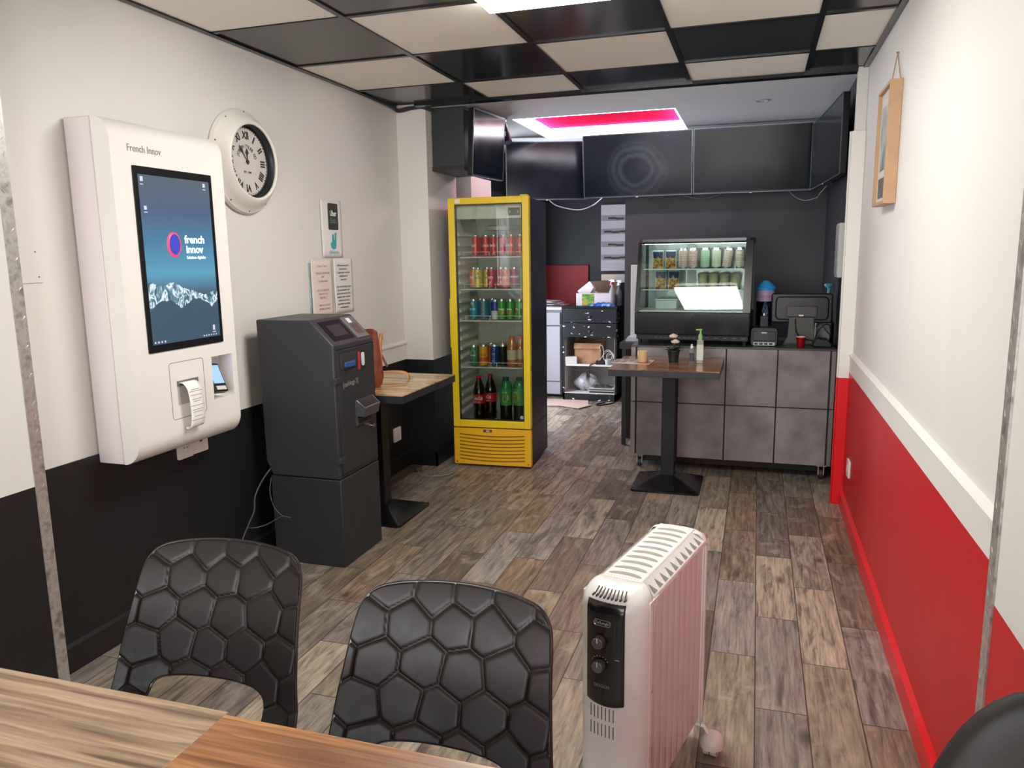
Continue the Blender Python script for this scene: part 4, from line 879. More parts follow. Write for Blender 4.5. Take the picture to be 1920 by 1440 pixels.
def pouch(label, x, y, z, grp=None, src=None):
    if src: return dup(src, (x, y, z), .12, label, grp)
    t = thing('snack_pouch', label, 'snack bag', (x, y, z), group=grp)
    def f(u, v):
        a = 2 * math.pi * u; w = .034 * (1 - .06 * math.sin(v * 3.1)); th = .020 * math.sin(math.pi * min(.5, .06 + v * .8) if v < .5 else math.pi * max(0, .5 * (1 - v) / .5)) + .001
        return (w * math.cos(a), th * math.sin(a), .120 * v)
    b = MB(); b.m = 0
    for (v0, v1, m) in ((0, .58, 0), (.58, .92, 1), (.92, 1, 2)): b.mat(m).grid(lambda u, v: f(u, v0 + (v1 - v0) * v), 28, 8)
    b.build('pouch', [SNK, M('#26375c', .25), M('#c9d4da', .25, .3)], t)
    b = MB(); b.tube([f(.0, v / 12) for v in range(13)], .0018, 6); b.tube([f(.5, v / 12) for v in range(13)], .0018, 6); b.build('sealed_edge', M('#dfe6e8', .25), t)
    return t
p1 = pouch('snack pouch with navy top on the upper shelf, nearest the end of the display case', -.628, 5.17, 1.290)
pouch('snack pouch with navy top on the upper shelf, beside the patterned cans', -.545, 5.17, 1.290, None, p1)
pouch('snack pouch with navy top on the lower shelf, nearest the end of the display case', -.612, 5.19, 1.160, None, p1)
pouch('snack pouch with navy top on the lower shelf, second along', -.525, 5.19, 1.160, None, p1)
def tall(name, label, col, col2, x, lean=0.):
    t = thing(name, label, 'drink can', (x, 5.20, 1.290)); t.rotation_euler = (0, lean, 0)
    m, nt, bs = new_mat('patterned_can'); tc = nd(nt, 'ShaderNodeTexCoord'); w = nd(nt, 'ShaderNodeTexWave', i_Scale=38., i_Distortion=6., bands_direction='Z'); nt.links.new(tc.outputs['Object'], w.inputs['Vector'])
    nt.links.new(ramp(nt, w.outputs[0], [(.45, col), (.75, col2)]), bs.inputs['Base Color']); bs.inputs['Roughness'].default_value = .3
    b = MB(); b.lathe([(0, .004), (.021, 0), (.029, .010)], (0, 0, 0), 20, ms=[1, 1]); b.lathe([(.029, .010), (.029, .118)], (0, 0, 0), 20, ms=[0]); b.lathe([(.029, .118), (.024, .130), (.024, .133), (.02, .130), (0, .130)], (0, 0, 0), 20, ms=[1] * 4); b.build('can_body', [m, SILV], t); return t
tall('tall_can', 'tall cream can with red print beside the snack pouches, display case', '#d9cfc2', '#b0706a', -.468)
tall('tall_can', 'tall pale can with red print next to the green cans, display case', '#dcd4c8', '#a85a58', -.405)
tall('tall_can', 'tall pale green can, first of the two green ones in the display case', '#b9d6bd', '#8fb596', -.328)
tall('tall_can', 'tall pale green-cream can standing beside the leaning one', '#d3dcc4', '#bccbad', -.258)
tall('tall_can', 'tall cream can with red print leaning over on the upper shelf', '#ddd8cb', '#b98a80', -.195, R(7))
tall('tall_can', 'tall cream can with red print at the end of the row by the till', '#ddd8cb', '#b98a80', -.112)
def cup(label, x, src=None):
    if src: return dup(src, (x, 5.25, 1.160), 0, label)
    t = thing('dessert_cup', label, 'cup', (x, 5.25, 1.160), group='dessert cups on the lower case shelf')
    b = MB(); b.lathe([(0, 0), (.024, 0), (.031, .085)], (0, 0, 0), 20); b.lathe([(.031, .085), (.033, .086), (.033, .090), (.02, .102), (0, .104)], (0, 0, 0), 20); b.build('cup', M('#cdc9a2', .4, var=.15, vs=40.), t)
    return t
c0 = cup('pale dessert cup on the lower case shelf, first of four from the pouches', -.345)
for x, w in ((-.275, 'second'), (-.205, 'third'), (-.135, 'last')): cup('pale dessert cup on the lower case shelf, %s of four from the pouches' % w, x, c0)
t = thing('food_container', 'flat white food container on the floor of the display case', 'container', (-.56, 5.24, 1.026))
b = MB(); b.box(-.64, -.50, 5.16, 5.31, 1.026, 1.085); b.build('tub', M('#cdd8dc', .4), t, W=True, bev=.006)
b = MB(); b.box(-.643, -.497, 5.157, 5.313, 1.085, 1.092); b.build('lid', M('#e2eaec', .4), t, W=True, bev=.002)

# ================================================================ till side of the counter
t = thing('lollipop_jar', 'clear jar of blue lollipops with a bright blue lid beside the display case', 'jar', (.055, 5.30, .812))
b = MB(); b.lathe([(0, .002), (.050, 0), (.056, .01), (.056, .335)], (0, 0, 0), 32); b.build('jar_body', glass('#dfeaf4', .08), t, solid=.001)
b = MB(); random.seed(5)
for k in range(150):
    a = random.random() * 6.28; r = .046 * math.sqrt(random.random()); z = .02 + .25 * random.random(); s0 = len(b.v)
    b.mat(k % 2).lathe([(0, -.010), (.008, -.007), (.011, 0), (.008, .007), (0, .010)], (r * math.cos(a), r * math.sin(a), z), 8)
b.mat(2)
for k in range(60):
    a = random.random() * 6.28; r = .045; z = .03 + .24 * random.random(); p = Vector((r * math.cos(a), r * math.sin(a), z)); d = Vector((random.uniform(-.5, .5), random.uniform(-.5, .5), 1)).normalized() * .05
    q = p + d; q.x *= .9; q.y *= .9
    if Vector((q.x, q.y)).length > .052: q = Vector((q.x * .8, q.y * .8, q.z))
    b.cyl(p, q, .0014, None, 5)
o = b.build('lollipops', [M('#34508f', .3), M('#a3bfe4', .3), M('#eef1f6', .4)], t); o['kind'] = 'stuff'
b = MB(); b.lathe([(.0568, .262), (.0568, .335)], (0, 0, 0), 32); b.build('label_wrap', M('#b99cc4', .4, var=.12, vs=30.), t)
text('label_lettering', 'candy pops', .026, M('#a24c8c', .5), t, frame('-y', (0, 0, .295)), W=False, wrap=.0575, width=.07)
b = MB(); b.lathe([(.060, .333), (.062, .350), (.055, .357), (.045, .370), (.030, .380), (.018, .393), (0, .396)], (0, 0, 0), 32); b.build('lid', M('#2ba3e8', .35), t)
t = thing('receipt_printer', 'black receipt printer with upright pole beside the display case', 'printer', (.052, 5.06, .812))
b = MB(); b.prism(rrect(-.028, .132, .812, .928, .022), 'y', 4.99, 5.14); b.build('housing', M('#1a1b1d', .35, var=.1, vs=9.), t, W=True, bev=.004)
b = MB(); b.box(-.014, .120, 4.986, 4.992, .845, .905); b.build('cover', M('#101113', .25), t, W=True, bev=.003)
b = MB(); b.box(-.010, .116, 4.985, 4.991, .818, .838); pp = b.build('port_panel', M('#a5a6a6', .35, .5), t, W=True)
b = MB()
for k in range(4): b.box(-.004 + .029 * k, .016 + .029 * k, 4.983, 4.986, .822, .834)
b.build('port', BLK, pp, W=t.location)
b = MB(); b.box(.036, .068, 4.984, 4.987, .892, .902); b.build('badge', M('#8d8f90', .3, .5), t, W=True)
b = MB(); b.box(.026, .074, 5.10, 5.13, .925, .990); b.build('pole', BLK, t, W=True, bev=.003)
t = thing('till_monitor', 'black till monitor seen from behind on a grey stand', 'monitor', (.27, 5.15, .812)); TL = t.location
b = MB(); b.prism(rrect(.090, .452, .945, 1.130, .014), 'y', 5.165, 5.190); b.prism(rrect(.115, .430, .965, 1.112, .03), 'y', 5.135, 5.165)
b.build('monitor_housing', M('#1b1c1d', .32, var=.12, vs=7.), t, W=True, bev=.008, seg=3)
b = MB(); b.prism(rrect(.098, .444, .953, 1.122, .006), 'y', 5.190, 5.1915); b.build('screen', M('#0b0c0e', .15), t, W=True)
b = MB(); b.box(.182, .362, 5.122, 5.140, .986, 1.052); hb = b.build('hinge_cover', M('#3b3740', .3), t, W=True, bev=.003)
b = MB(); b.box(.255, .282, 5.1205, 5.123, .990, 1.0); b.build('white_label', M('#f2f2f2', .5), hb, W=TL)
b = MB(); b.prism([(.168, .815), (.372, .815), (.352, .86), (.346, .985), (.198, .985), (.192, .86)], 'y', 5.128, 5.150); b.box(.165, .375, 5.105, 5.26, .812, .820); b.build('stand', M('#4a4b48', .4, .2), t, W=True, bev=.004)
b = MB(); b.tube(catmull([(.236, 5.12, .972), (.238, 5.115, .93), (.245, 5.112, .89), (.27, 5.11, .86), (.31, 5.11, .845), (.36, 5.12, .84)], 6), .0035, 8); b.build('cable', BLK, t, W=True)
t = thing('red_cup', 'small shiny red espresso cup at the front edge of the counter', 'cup', (.265, 4.965, .812))
b = MB(); b.lathe([(0, .003), (.019, 0), (.021, .003), (.0275, .064), (.0285, .066), (.0265, .067), (.020, .012), (0, .010)], (0, 0, 0), 28, ms=[0, 0, 0, 1, 1, 1, 1]); b.build('cup_body', [M('#b3121c', .2, .4, coat=.5), M('#e9dcda', .4)], t)
t = thing('card_terminal', 'black card terminal with a tangle of cables at the end of the counter', 'card terminal', (.38, 5.05, .812))
b = MB(); b.prism([(.335, .815), (.44, .812), (.445, .83), (.42, .862), (.36, .868), (.338, .84)], 'y', 4.99, 5.09); b.build('terminal_body', M('#141517', .35, var=.2, vs=20.), t, W=True, bev=.006)
b = MB(); b.tube(catmull([(.35, 5.05, .86), (.37, 5.1, .90), (.41, 5.12, .94), (.44, 5.16, .93), (.45, 5.18, .87), (.44, 5.2, .82)], 6), .003, 6); b.tube(catmull([(.36, 5.16, .92), (.39, 5.18, .945), (.42, 5.16, .90), (.45, 5.10, .87)], 6), .003, 6); b.build('cable', BLK, t, W=True)
t = thing('small_white_box', 'small pale box on the counter behind the till stand', 'box', (.41, 5.34, .812)); b = MB(); b.box(.37, .455, 5.30, 5.40, .812, .940); b.build('carton', M('#8e9193', .5), t, W=True, bev=.002)
t = thing('ladle', 'light blue scoop standing upright in a dark pot behind the till', 'scoop', (.44, 5.40, .812))
b = MB(); b.tube([(.44, 5.42, .98), (.442, 5.41, 1.08), (.446, 5.40, 1.155)], [.006, .006, .010], 8); b.lathe([(0, -.012), (.016, -.010), (.027, .004), (.028, .012), (.020, .016), (0, .017)], (.442, 5.398, 1.165), 20); b.build('scoop', M('#5b9bbf', .35), t, W=True)
b = MB(); b.lathe([(0, 0), (.04, 0), (.045, .20), (.042, .20), (.038, .01), (0, .01)], (.42, 5.455, .812), 24); b.build('pot', M('#2c3238', .35), t, W=True)

# ================================================================ rear corner panels: white leaning board, shelf unit, dishwasher
t = thing('leaning_board', 'tall narrow white panel on a flared foot behind the counter end', 'panel', (-.845, 5.62, 0))
b = MB(); b.box(-.872, -.818, 5.60, 5.64, .79, 1.31); b.build('panel_board', M('#dfe0e4', .4), t, W=True, bev=.003)
b = MB(); b.prism([(-.905, .760), (-.775, .760), (-.80, .795), (-.885, .795)], 'y', 5.56, 5.68); b.build('foot', M('#c9d3dc', .35), t, W=True, bev=.003)
b = MB(); b.box(-.93, -.765, 5.48, 5.76, .715, .76); b.build('ledge', M('#1d1f22', .4), t, W=True)
for x in (-.915, -.80): 
    b = MB(); b.box(x, x + .03, 5.50, 5.53, 0, .715); b.build('leg', BLK, t, W=True)
    b = MB(); b.box(x, x + .03, 5.71, 5.74, 0, .715); b.build('leg', BLK, t, W=True)
SUA = R(4)
SHELF = blotch('chipped_black_paint', ['#15161a', '#15161a', '#18191c', '#e6e2e4'], 17, .4, interp='CONSTANT', stretch=(1, 1, 2.2), bump=0, lo=.2, hi=.655)
t = thing('shelf_unit', 'black painted shelf unit with chipped front and open white shelves', 'cabinet', (-1.495, 7.12, 0))
b = MB(); SX0, SX1 = -1.755, -1.235
b.box(SX0, SX0 + .018, 7.12, 7.60, 0, .885); b.box(SX1 - .018, SX1, 7.12, 7.60, 0, .885); b.box(SX0, SX1, 7.58, 7.60, 0, .885); b.box(SX0, SX1, 7.12, 7.60, 0.0, .07); b.build('carcass', SHELF, t, W=True)
b = MB(); b.box(SX0 - .004, SX1 + .004, 7.105, 7.60, .885, .905); b.build('top_board', M('#1c1d21', .3, var=.3, vs=12.), t, W=True)
for z0, z1 in ((.615, .745), (.752, .882)):
    b = MB(); b.box(SX0 + .004, SX1 - .004, 7.102, 7.12, z0, z1); dw = b.build('drawer', SHELF, t, W=True, bev=.001)
    b = MB(); b.lathe([(0, 0), (.009, 0), (.011, -.012), (0, -.018)], (-1.49, 7.102, (z0 + z1) / 2 - .01), 14, Matrix.Rotation(R(-90), 3, 'X')); b.build('knob', M('#2b2c30', .4), dw, W=t.location)
b = MB(); b.box(SX0 + .018, SX1 - .018, 7.13, 7.58, .335, .350); b.build('shelf_board', M('#d6cfca', .5), t, W=True)
b = MB(); b.box(SX0 + .018, SX1 - .018, 7.57, 7.58, .07, .61); b.box(SX0 + .018, SX0 + .022, 7.13, 7.57, .07, .61); b.box(SX1 - .022, SX1 - .018, 7.13, 7.57, .07, .61); b.box(SX0 + .018, SX1 - .018, 7.12, 7.57, .07, .078); b.build('white_lining', M('#c6c0bd', .55), t, W=True)
def carton(label, x0, x1, y0, y1, z0, z1, mat, cat='box', flap=True, rz=0):
    t = thing('cardboard_box' if mat is CARD else 'carton', label, cat, ((x0 + x1) / 2, (y0 + y1) / 2, z0)); T = t.location
    b = MB(); w = .003
    b.box(x0, x1, y0, y1, z0, z0 + w); b.box(x0, x0 + w, y0, y1, z0, z1); b.box(x1 - w, x1, y0, y1, z0, z1); b.box(x0, x1, y0, y0 + w, z0, z1); b.box(x0, x1, y1 - w, y1, z0, z1); b.build('box_body', mat, t, W=True)
    if flap:
        b = MB(); b.prism([(y0, z1), (y0 - .02, z1 - .05), (y0 - .022, z1 - .049), (y0 - .002, z1 + .002)], 'x', x0, x1); b.build('flap', mat, t, W=True); b = MB(); b.prism([(y1, z1), (y1 + .01, z1 + .07), (y1 + .012, z1 + .07), (y1 + .002, z1)], 'x', x0, x1); b.build('flap', mat, t, W=True)
    return t
carton('open brown cardboard box on the middle shelf of the black shelf unit', -1.66, -1.40, 7.20, 7.42, .350, .545, CARD)
tb = carton('white carton with a green meadow picture on top of the shelf unit', -1.635, -1.31, 7.16, 7.34, .905, 1.025, M('#b9b0b6', .5), flap=False)
b = MB(); b.box(-1.575, -1.46, 7.158, 7.16, .910, 1.018); b.build('meadow_picture', blotch('meadow_picture', ['#2f5a28', '#5d8a35', '#b98a3c'], 18, .4, stretch=(1, 1, 2.5), bump=0), tb, W=True)
t = thing('cardboard_box', 'brown open cardboard box behind the white carton on the shelf unit', 'box', (-1.40, 7.45, .905)); b = MB(); b.box(-1.55, -1.27, 7.36, 7.36 + .004, .905, 1.13); b.box(-1.55, -1.27, 7.55, 7.554, .905, 1.13); b.box(-1.55, -1.546, 7.36, 7.554, .905, 1.13); b.box(-1.274, -1.27, 7.36, 7.554, .905, 1.13); b.box(-1.55, -1.27, 7.36, 7.554, .905, .909); b.build('box_body', M('#6f5546', .8), t, W=True)
t = thing('crumpled_packaging', 'torn white packaging sticking out of the white carton', 'packaging', (-1.53, 7.24, .93))
b = MB(); b.tbox(Matrix.Translation((-1.545, 7.22, 1.055)) @ Matrix.Rotation(R(-38), 4, 'Y'), .075, .003, .045); b.tbox(Matrix.Translation((-1.50, 7.24, 1.035)) @ Matrix.Rotation(R(35), 4, 'Y'), .06, .003, .03); b.tbox(Matrix.Translation((-1.505, 7.205, 1.06)) @ Matrix.Rotation(R(-60), 4, 'Y'), .035, .003, .018); b.build('torn_flaps', M('#cfc6ce', .5), t, W=True)
def spray(label, x, y, body, head, z=.905, h=.20):
    t = thing('spray_bottle', label, 'bottle', (x, y, z))
    b = MB(); b.lathe([(0, 0), (.027, 0), (.030, .005), (.030, h * .66), (.012, h * .88), (.012, h), (0, h)], (0, 0, 0), 20); b.build('bottle_body', body, t)
    b = MB(); b.lathe([(0, h), (.015, h), (.014, h + .022), (0, h + .022)], (0, 0, 0), 14); b.build('collar', head, t)
    b = MB(); b.prism([(-.035, h + .032), (-.012, h + .05), (.022, h + .048), (.024, h + .022), (-.010, h + .022), (-.014, h + .034)], 'y', -.010, .010); b.prism([(-.014, h + .024), (-.008, h + .024), (-.016, h - .010), (-.022, h - .008)], 'y', -.006, .006); b.build('trigger_head', M('#e3dfe2', .4), t, bev=.002)
    return t
spray('clear spray bottle with red collar and white trigger on the shelf unit', -1.292, 7.18, M('#a9a3a0', .2, alpha=.6), M('#a81f28', .4))
spray('dark spray bottle with white trigger at the corner of the shelf unit', -1.245, 7.28, M('#6d7278', .2, alpha=.7), M('#dcd9dc', .4), h=.19)
t = thing('plastic_pack', 'shiny blue plastic pack lying at the front of the shelf unit top', 'package', (-1.38, 7.15, .905))
def pk(u, v):
    x = -1.50 + .25 * u; y = 7.11 + .09 * v; return (x + .02 * (v - .5), y, .906 + .034 * math.sin(math.pi * u) ** .6 * math.sin(math.pi * v) ** .7 + .004 * math.sin(31 * u + 9 * v))
b = MB(); b.grid(pk, 26, 8); b.build('pack', blotch('blue_foil', ['#1e3f8c', '#2f62bf', '#9fc4ea'], 22, .18, bump=.4, lo=.35, hi=.72), t, W=True, solid=.002)
t = thing('cable_coil', 'coil of white cable on the middle shelf beside the cardboard box', 'cable', (-1.33, 7.22, .35))
b = MB()
for k in range(4):
    rr = .055 - .006 * k; cx, cz = -1.335 + .010 * k, .430 - .008 * k; b.tube([(cx + rr * math.cos(a) * (1 if k % 2 else .8), 7.20 + .006 * k + .01 * math.sin(a), cz + rr * math.sin(a)) for a in [2 * math.pi * q / 28 for q in range(28)]], .0028, 6, True)
b.tube(catmull([(-1.40, 7.19, .47), (-1.41, 7.18, .52), (-1.385, 7.18, .53), (-1.37, 7.19, .45), (-1.42, 7.18, .38)], 6), .0028, 6); b.build('coil', M('#cfc6c0', .5), t, W=True)
t = thing('black_charger', 'black charger lump with a short cable on the middle shelf edge', 'charger', (-1.40, 7.17, .35)); b = MB(); b.box(-1.44, -1.36, 7.15, 7.20, .350, .385); b.tube(catmull([(-1.44, 7.155, .365), (-1.47, 7.14, .355), (-1.49, 7.115, .34), (-1.495, 7.11, .28), (-1.49, 7.11, .23)], 6), .005, 6); b.build('charger_body', BLK, t, W=True)
t = thing('glass_tumbler', 'small clear drinking glass on the middle shelf beside the cable coil', 'glass', (-1.325, 7.155, .35)); b = MB(); b.lathe([(0, .004), (.022, 0), (.028, .055), (.026, .055), (.021, .006), (0, .008)], (0, 0, 0), 20); b.build('tumbler', M('#c9c9cc', .12, alpha=.6), t)
t = thing('small_package', 'small white and yellow package at the front of the middle shelf', 'package', (-1.69, 7.16, .35)); b = MB(); b.tbox(Matrix.Translation((-1.685, 7.17, .385)) @ Matrix.Rotation(R(18), 4, 'Z'), .055, .03, .035); b.build('package_body', M('#d9d2cf', .5), t, W=True, bev=.002)
b = MB(); b.tbox(Matrix.Translation((-1.725, 7.137, .383)) @ Matrix.Rotation(R(18), 4, 'Z'), .018, .004, .032); b.build('yellow_end', M('#cdb878', .5), t, W=True)
t = thing('plastic_bag', 'crumpled grey plastic bag on the bottom shelf', 'bag', (-1.55, 7.25, .078))
def bg(u, v):
    a = 2 * math.pi * u; r = (math.sin(math.pi * min(1, v * .93 + .06)) ** .6); return (-1.55 + .12 * r * math.cos(a) * (1 + .12 * math.sin(5 * a + 6 * v)), 7.27 + .08 * r * math.sin(a), .08 + .15 * v * (1 + .15 * math.sin(2 * a)) + .01 * math.sin(7 * a))
b = MB(); b.grid(bg, 32, 14); b.build('bag_body', blotch('grey_film', ['#6f7072', '#a3a4a6', '#8a8b8d'], 24, .3, bump=.4), t, W=True)
for z, nm, lab, col in ((.079, 'serving_tray', 'black tray with white rim at the bottom of the pile on the bottom shelf', '#1c1d20'), (.101, 'serving_tray', 'grey tray on top of the black one on the bottom shelf', '#55584f')):
    t = thing(nm, lab, 'tray', (-1.37, 7.22, z)); b = MB(); b.box(-1.50, -1.265, 7.14, 7.40, z, z + .016); b.build('tray_body', M(col, .4), t, W=True, bev=.003)
    b = MB(); b.box(-1.502, -1.263, 7.138, 7.402, z + .016, z + .021); b.build('rim', M('#c4c3c2', .4), t, W=True)
t = thing('folded_cloth', 'dark olive cloth lying on the trays', 'cloth', (-1.36, 7.2, .122)); b = MB(); b.grid(lambda u, v: (-1.46 + .17 * u, 7.16 + .14 * v, .124 + .022 * math.sin(3.1 * u) * math.sin(3.1 * v) + .004 * math.sin(20 * u)), 14, 8); b.build('cloth', M('#3e4330', .7, var=.4, vs=30.), t, W=True, solid=.003)
t = thing('floor_cable', 'black cable looping on the floor under the shelf unit corner', 'cable', (-1.25, 7.0, 0)); b = MB(); b.tube(catmull([(-1.22, 7.10, .02), (-1.26, 7.02, .006), (-1.33, 6.93, .005), (-1.38, 6.90, .005), (-1.38, 6.98, .005), (-1.33, 7.05, .005)], 6), .006, 8); b.build('cable', BLK, t, W=True)
t = thing('dishwasher', 'grey-white dishwasher beside the black shelf unit, half behind the fridge', 'dishwasher', (-2.06, 7.25, 0))
b = MB(); b.box(-2.25, -1.80, 7.27, 7.78, .02, .86); b.build('housing', M('#8d8b90', .4), t, W=True, bev=.004)
b = MB(); b.box(-2.25, -1.812, 7.245, 7.27, .16, .70); b.box(-2.25, -1.812, 7.25, 7.27, .03, .15); b.build('door', M('#a7a4ad', .35), t, W=True, bev=.003)
b = MB(); b.box(-2.25, -1.812, 7.243, 7.27, .71, .835); cp = b.build('control_panel', M('#a19ea8', .35), t, W=True, bev=.003)
b = MB(); b.box(-2.20, -1.95, 7.236, 7.243, .775, .795); b.build('handle', M('#a9a6b0', .3), cp, W=t.location)
b = MB(); b.box(-2.255, -1.795, 7.24, 7.78, .86, .885); b.build('top_board', M('#d9d6dc', .4), t, W=True, bev=.002)
t = thing('paper_pile', 'loose heap of white papers and napkins on top of the dishwasher', 'papers', (-1.95, 7.4, .885))
b = MB(); random.seed(9)
for k in range(9):
    mt = Matrix.Translation((-1.93 + random.uniform(-.08, .06), 7.40 + random.uniform(-.08, .06), .890 + k * .006)) @ Matrix.Rotation(random.uniform(-.7, .7), 4, 'Z') @ Matrix.Rotation(random.uniform(-.05, .05), 4, 'X'); b.tbox(mt, .10, .08, .0012)
o = b.build('papers', M('#e3dde2', .5, var=.1, vs=20.), t, W=True); o['kind'] = 'stuff'
t = thing('cardboard_sheet', 'flattened cardboard sheets lying on the kitchen floor', 'cardboard', (-1.62, 6.95, 0))
b = MB(); b.tbox(Matrix.Translation((-1.70, 6.98, .004)) @ Matrix.Rotation(R(12), 4, 'Z'), .22, .17, .002); b.tbox(Matrix.Translation((-1.62, 6.86, .0095)) @ Matrix.Rotation(R(-24), 4, 'Z'), .17, .10, .002); b.build('sheets', M('#c2a79b', .8, var=.12, vs=9.), t, W=True)
t = thing('red_board', 'plain red splashback board on the dark kitchen wall', 'wall panel', (-1.9, 7.79, 1.0)); b = MB(); b.box(-2.25, -1.645, 7.775, 7.80, .80, 1.278); b.build('board', M('#a0161c', .5, var=.06, vs=3.), t, W=True, bev=.002)
t = thing('electrical_panel', 'tall white electrical distribution board with four rows of breakers', 'electrical panel', (-1.38, 7.78, 1.5)); TL = t.location
EP = M('#beb2b8', .45, var=.06, vs=12.)
b = MB(); b.box(-1.51, -1.22, 7.74, 7.80, 1.218, 1.868); b.build('housing', EP, t, W=True, bev=.003)
for k, z in enumerate((1.735, 1.605, 1.478, 1.350)):
    b = MB(); b.box(-1.505, -1.225, 7.736, 7.741, z - .024, z + .030); rw = b.build('breaker_window', M('#8b8085', .4), t, W=True)
    for q in range(12 if k % 2 else 8):
        x = -1.475 + .0195 * q + (0 if k % 2 else .04); zz = z - (.006 if (q // 4) % 2 else 0)
        b = MB(); b.box(x, x + .014, 7.730, 7.737, zz - .008, zz + .010); b.box(x + .003, x + .010, 7.724, 7.731, zz - .008, zz); b.build('breaker_switch', M('#26252a', .4), rw, W=TL)
for z in (1.67, 1.54, 1.415, 1.275):
    b = MB(); b.box(-1.505, -1.225, 7.737, 7.741, z - .028, z + .022); b.build('blank_strip', M('#b3aab6', .4), t, W=True, bev=.001)
t = thing('junction_box', 'cream and white junction cover mounted under the electrical panel', 'junction box', (-1.36, 7.78, 1.14)); b = MB(); b.box(-1.51, -1.22, 7.765, 7.80, 1.100, 1.185); b.build('cover', M('#d9c7b2', .5), t, W=True, bev=.002)
b = MB(); b.box(-1.36, -1.22, 7.762, 7.766, 1.105, 1.180); b.build('white_half', M('#cfc6c8', .5), t, W=True)

# ================================================================ screens, spotlight, hanging cables
TVB = M('#121316', .3); TVS = blotch('smeared_screen_glass', ['#0a0f15', '#0e151d', '#131c26'], 2.2, .12, bump=0)
nt = TVS.node_tree; pbs = nt.nodes['Principled BSDF']; tc = [n for n in nt.nodes if n.type == 'TEX_COORD'][0]
pbs.inputs['Specular IOR Level'].default_value = .15
wv = nd(nt, 'ShaderNodeTexNoise', i_Scale=1.8, i_Detail=3., i_Distortion=1.2); nt.links.new(tc.outputs['Object'], wv.inputs['Vector'])
nt.links.new(ramp(nt, wv.outputs[0], [(.35, .12), (.7, .22)]), pbs.inputs['Roughness'])
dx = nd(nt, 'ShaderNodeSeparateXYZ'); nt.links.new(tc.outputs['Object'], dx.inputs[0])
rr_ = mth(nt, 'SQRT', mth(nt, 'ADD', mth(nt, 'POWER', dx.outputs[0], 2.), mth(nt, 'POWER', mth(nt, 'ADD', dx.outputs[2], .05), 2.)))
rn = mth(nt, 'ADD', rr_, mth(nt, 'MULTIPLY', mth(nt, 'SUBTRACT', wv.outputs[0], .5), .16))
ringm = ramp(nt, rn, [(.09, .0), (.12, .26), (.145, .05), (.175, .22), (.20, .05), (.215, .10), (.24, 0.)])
oldc = [n for n in nt.nodes if n.type == 'VALTORGB'][0].outputs[0]
TVR = TVS.copy(); nr = TVR.node_tree; TVR.name = 'ring_smear_sheen_glass'
old_link = nt.links
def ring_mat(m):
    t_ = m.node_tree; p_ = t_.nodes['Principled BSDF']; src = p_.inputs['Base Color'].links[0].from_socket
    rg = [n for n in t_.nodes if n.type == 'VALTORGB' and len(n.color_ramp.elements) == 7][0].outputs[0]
    t_.links.new(mixc(t_, rg, src, lin('#4f5a68')), p_.inputs['Base Color'])  # smear rings mixed in lighter, their reflected sheen put into the colour
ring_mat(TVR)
def screen(label, mtx, w, h, drop=True, gm=None):
    loc = mtx.to_translation(); t = thing('menu_screen', label, 'screen', loc); t.rotation_euler = mtx.to_euler()
    b = MB(); b.prism(rrect(-w / 2, w / 2, -h / 2, h / 2, .006), 'y', 0, .035); b.box(-w * .3, w * .3, .035, .05, -h * .3, h * .3); b.build('housing', TVB, t, bev=.003)
    b = MB(); b.box(-w / 2 + .009, w / 2 - .009, -.0012, .0, -h / 2 + .013, h / 2 - .009); b.build('screen_glass', gm or TVS, t)
    b = MB()
    for x0, x1, z0, z1 in ((-w / 2, w / 2, -h / 2, -h / 2 + .004), (-w / 2, -w / 2 + .003, -h / 2, h / 2), (w / 2 - .003, w / 2, -h / 2, h / 2), (-w / 2, w / 2, h / 2 - .003, h / 2)): b.box(x0, x1, -.003, 0, z0, z1)
    b.build('bezel_edge', M('#6b7784', .3, .4), t)
    b = MB(); b.box(-.008, .008, -.004, 0, -h / 2 - .006, -h / 2 + .001); b.build('indicator', M('#c9ced2', .4), t)
    return t
def TM(x, y, z, yaw=0, tilt=0): return Matrix.Translation((x, y, z)) @ Matrix.Rotation(R(yaw), 4, 'Z') @ Matrix.Rotation(R(tilt), 4, 'X')
screen('wide dark menu screen over the counter with a round smear, beside the lit coffer', TM(-.918, 6.12, 2.063, 0, 8), .838, .475, gm=TVR)
screen('wide dark menu screen over the counter, the one next to the wall by the post', TM(-.073, 6.12, 2.063, 0, 8), .838, .475)
screen('dark menu screen angled across the rear corner over the fridge', TM(-1.655, 6.20, 2.06, 20, -2), .66, .46)
screen('menu screen facing sideways over the fridge, reflecting the red coffer', TM(-1.705, 4.93, 2.10, 84, 3), .47, .41)
screen('black menu screen turned sideways beside the white post', TM(.372, 5.35, 2.03, -86, 0), 1.20, .44)
t = thing('screen_box', 'dark grey boxed housing next to the pier, over the fridge', 'housing', (-1.86, 4.93, 2.1)); b = MB(); b.box(-2.01, -1.795, 4.71, 5.12, 1.955, 2.318); b.build('box_body', M('#30373a', .45), t, W=True, bev=.003)
b = MB(); b.box(-2.01, -1.795, 4.70, 5.12, 1.93, 1.955); b.build('bottom_board', M('#2b2c2e', .4), t, W=True)
t = thing('spotlight', 'black cylindrical spotlight hanging from the rear ceiling', 'spotlight', (-1.72, 5.24, 2.32))
b = MB(); b.box(-1.75, -1.69, 5.21, 5.27, 2.298, 2.32); b.cyl((-1.715, 5.24, 2.30), (-1.705, 5.24, 2.262), .008, None, 10); b.build('mount', BLK, t, W=True)
b = MB(); b.cyl((-1.712, 5.25, 2.275), (-1.668, 5.22, 2.155), .028, .032, 20); hd = b.build('head', M('#1b1b1e', .35), t, W=True)
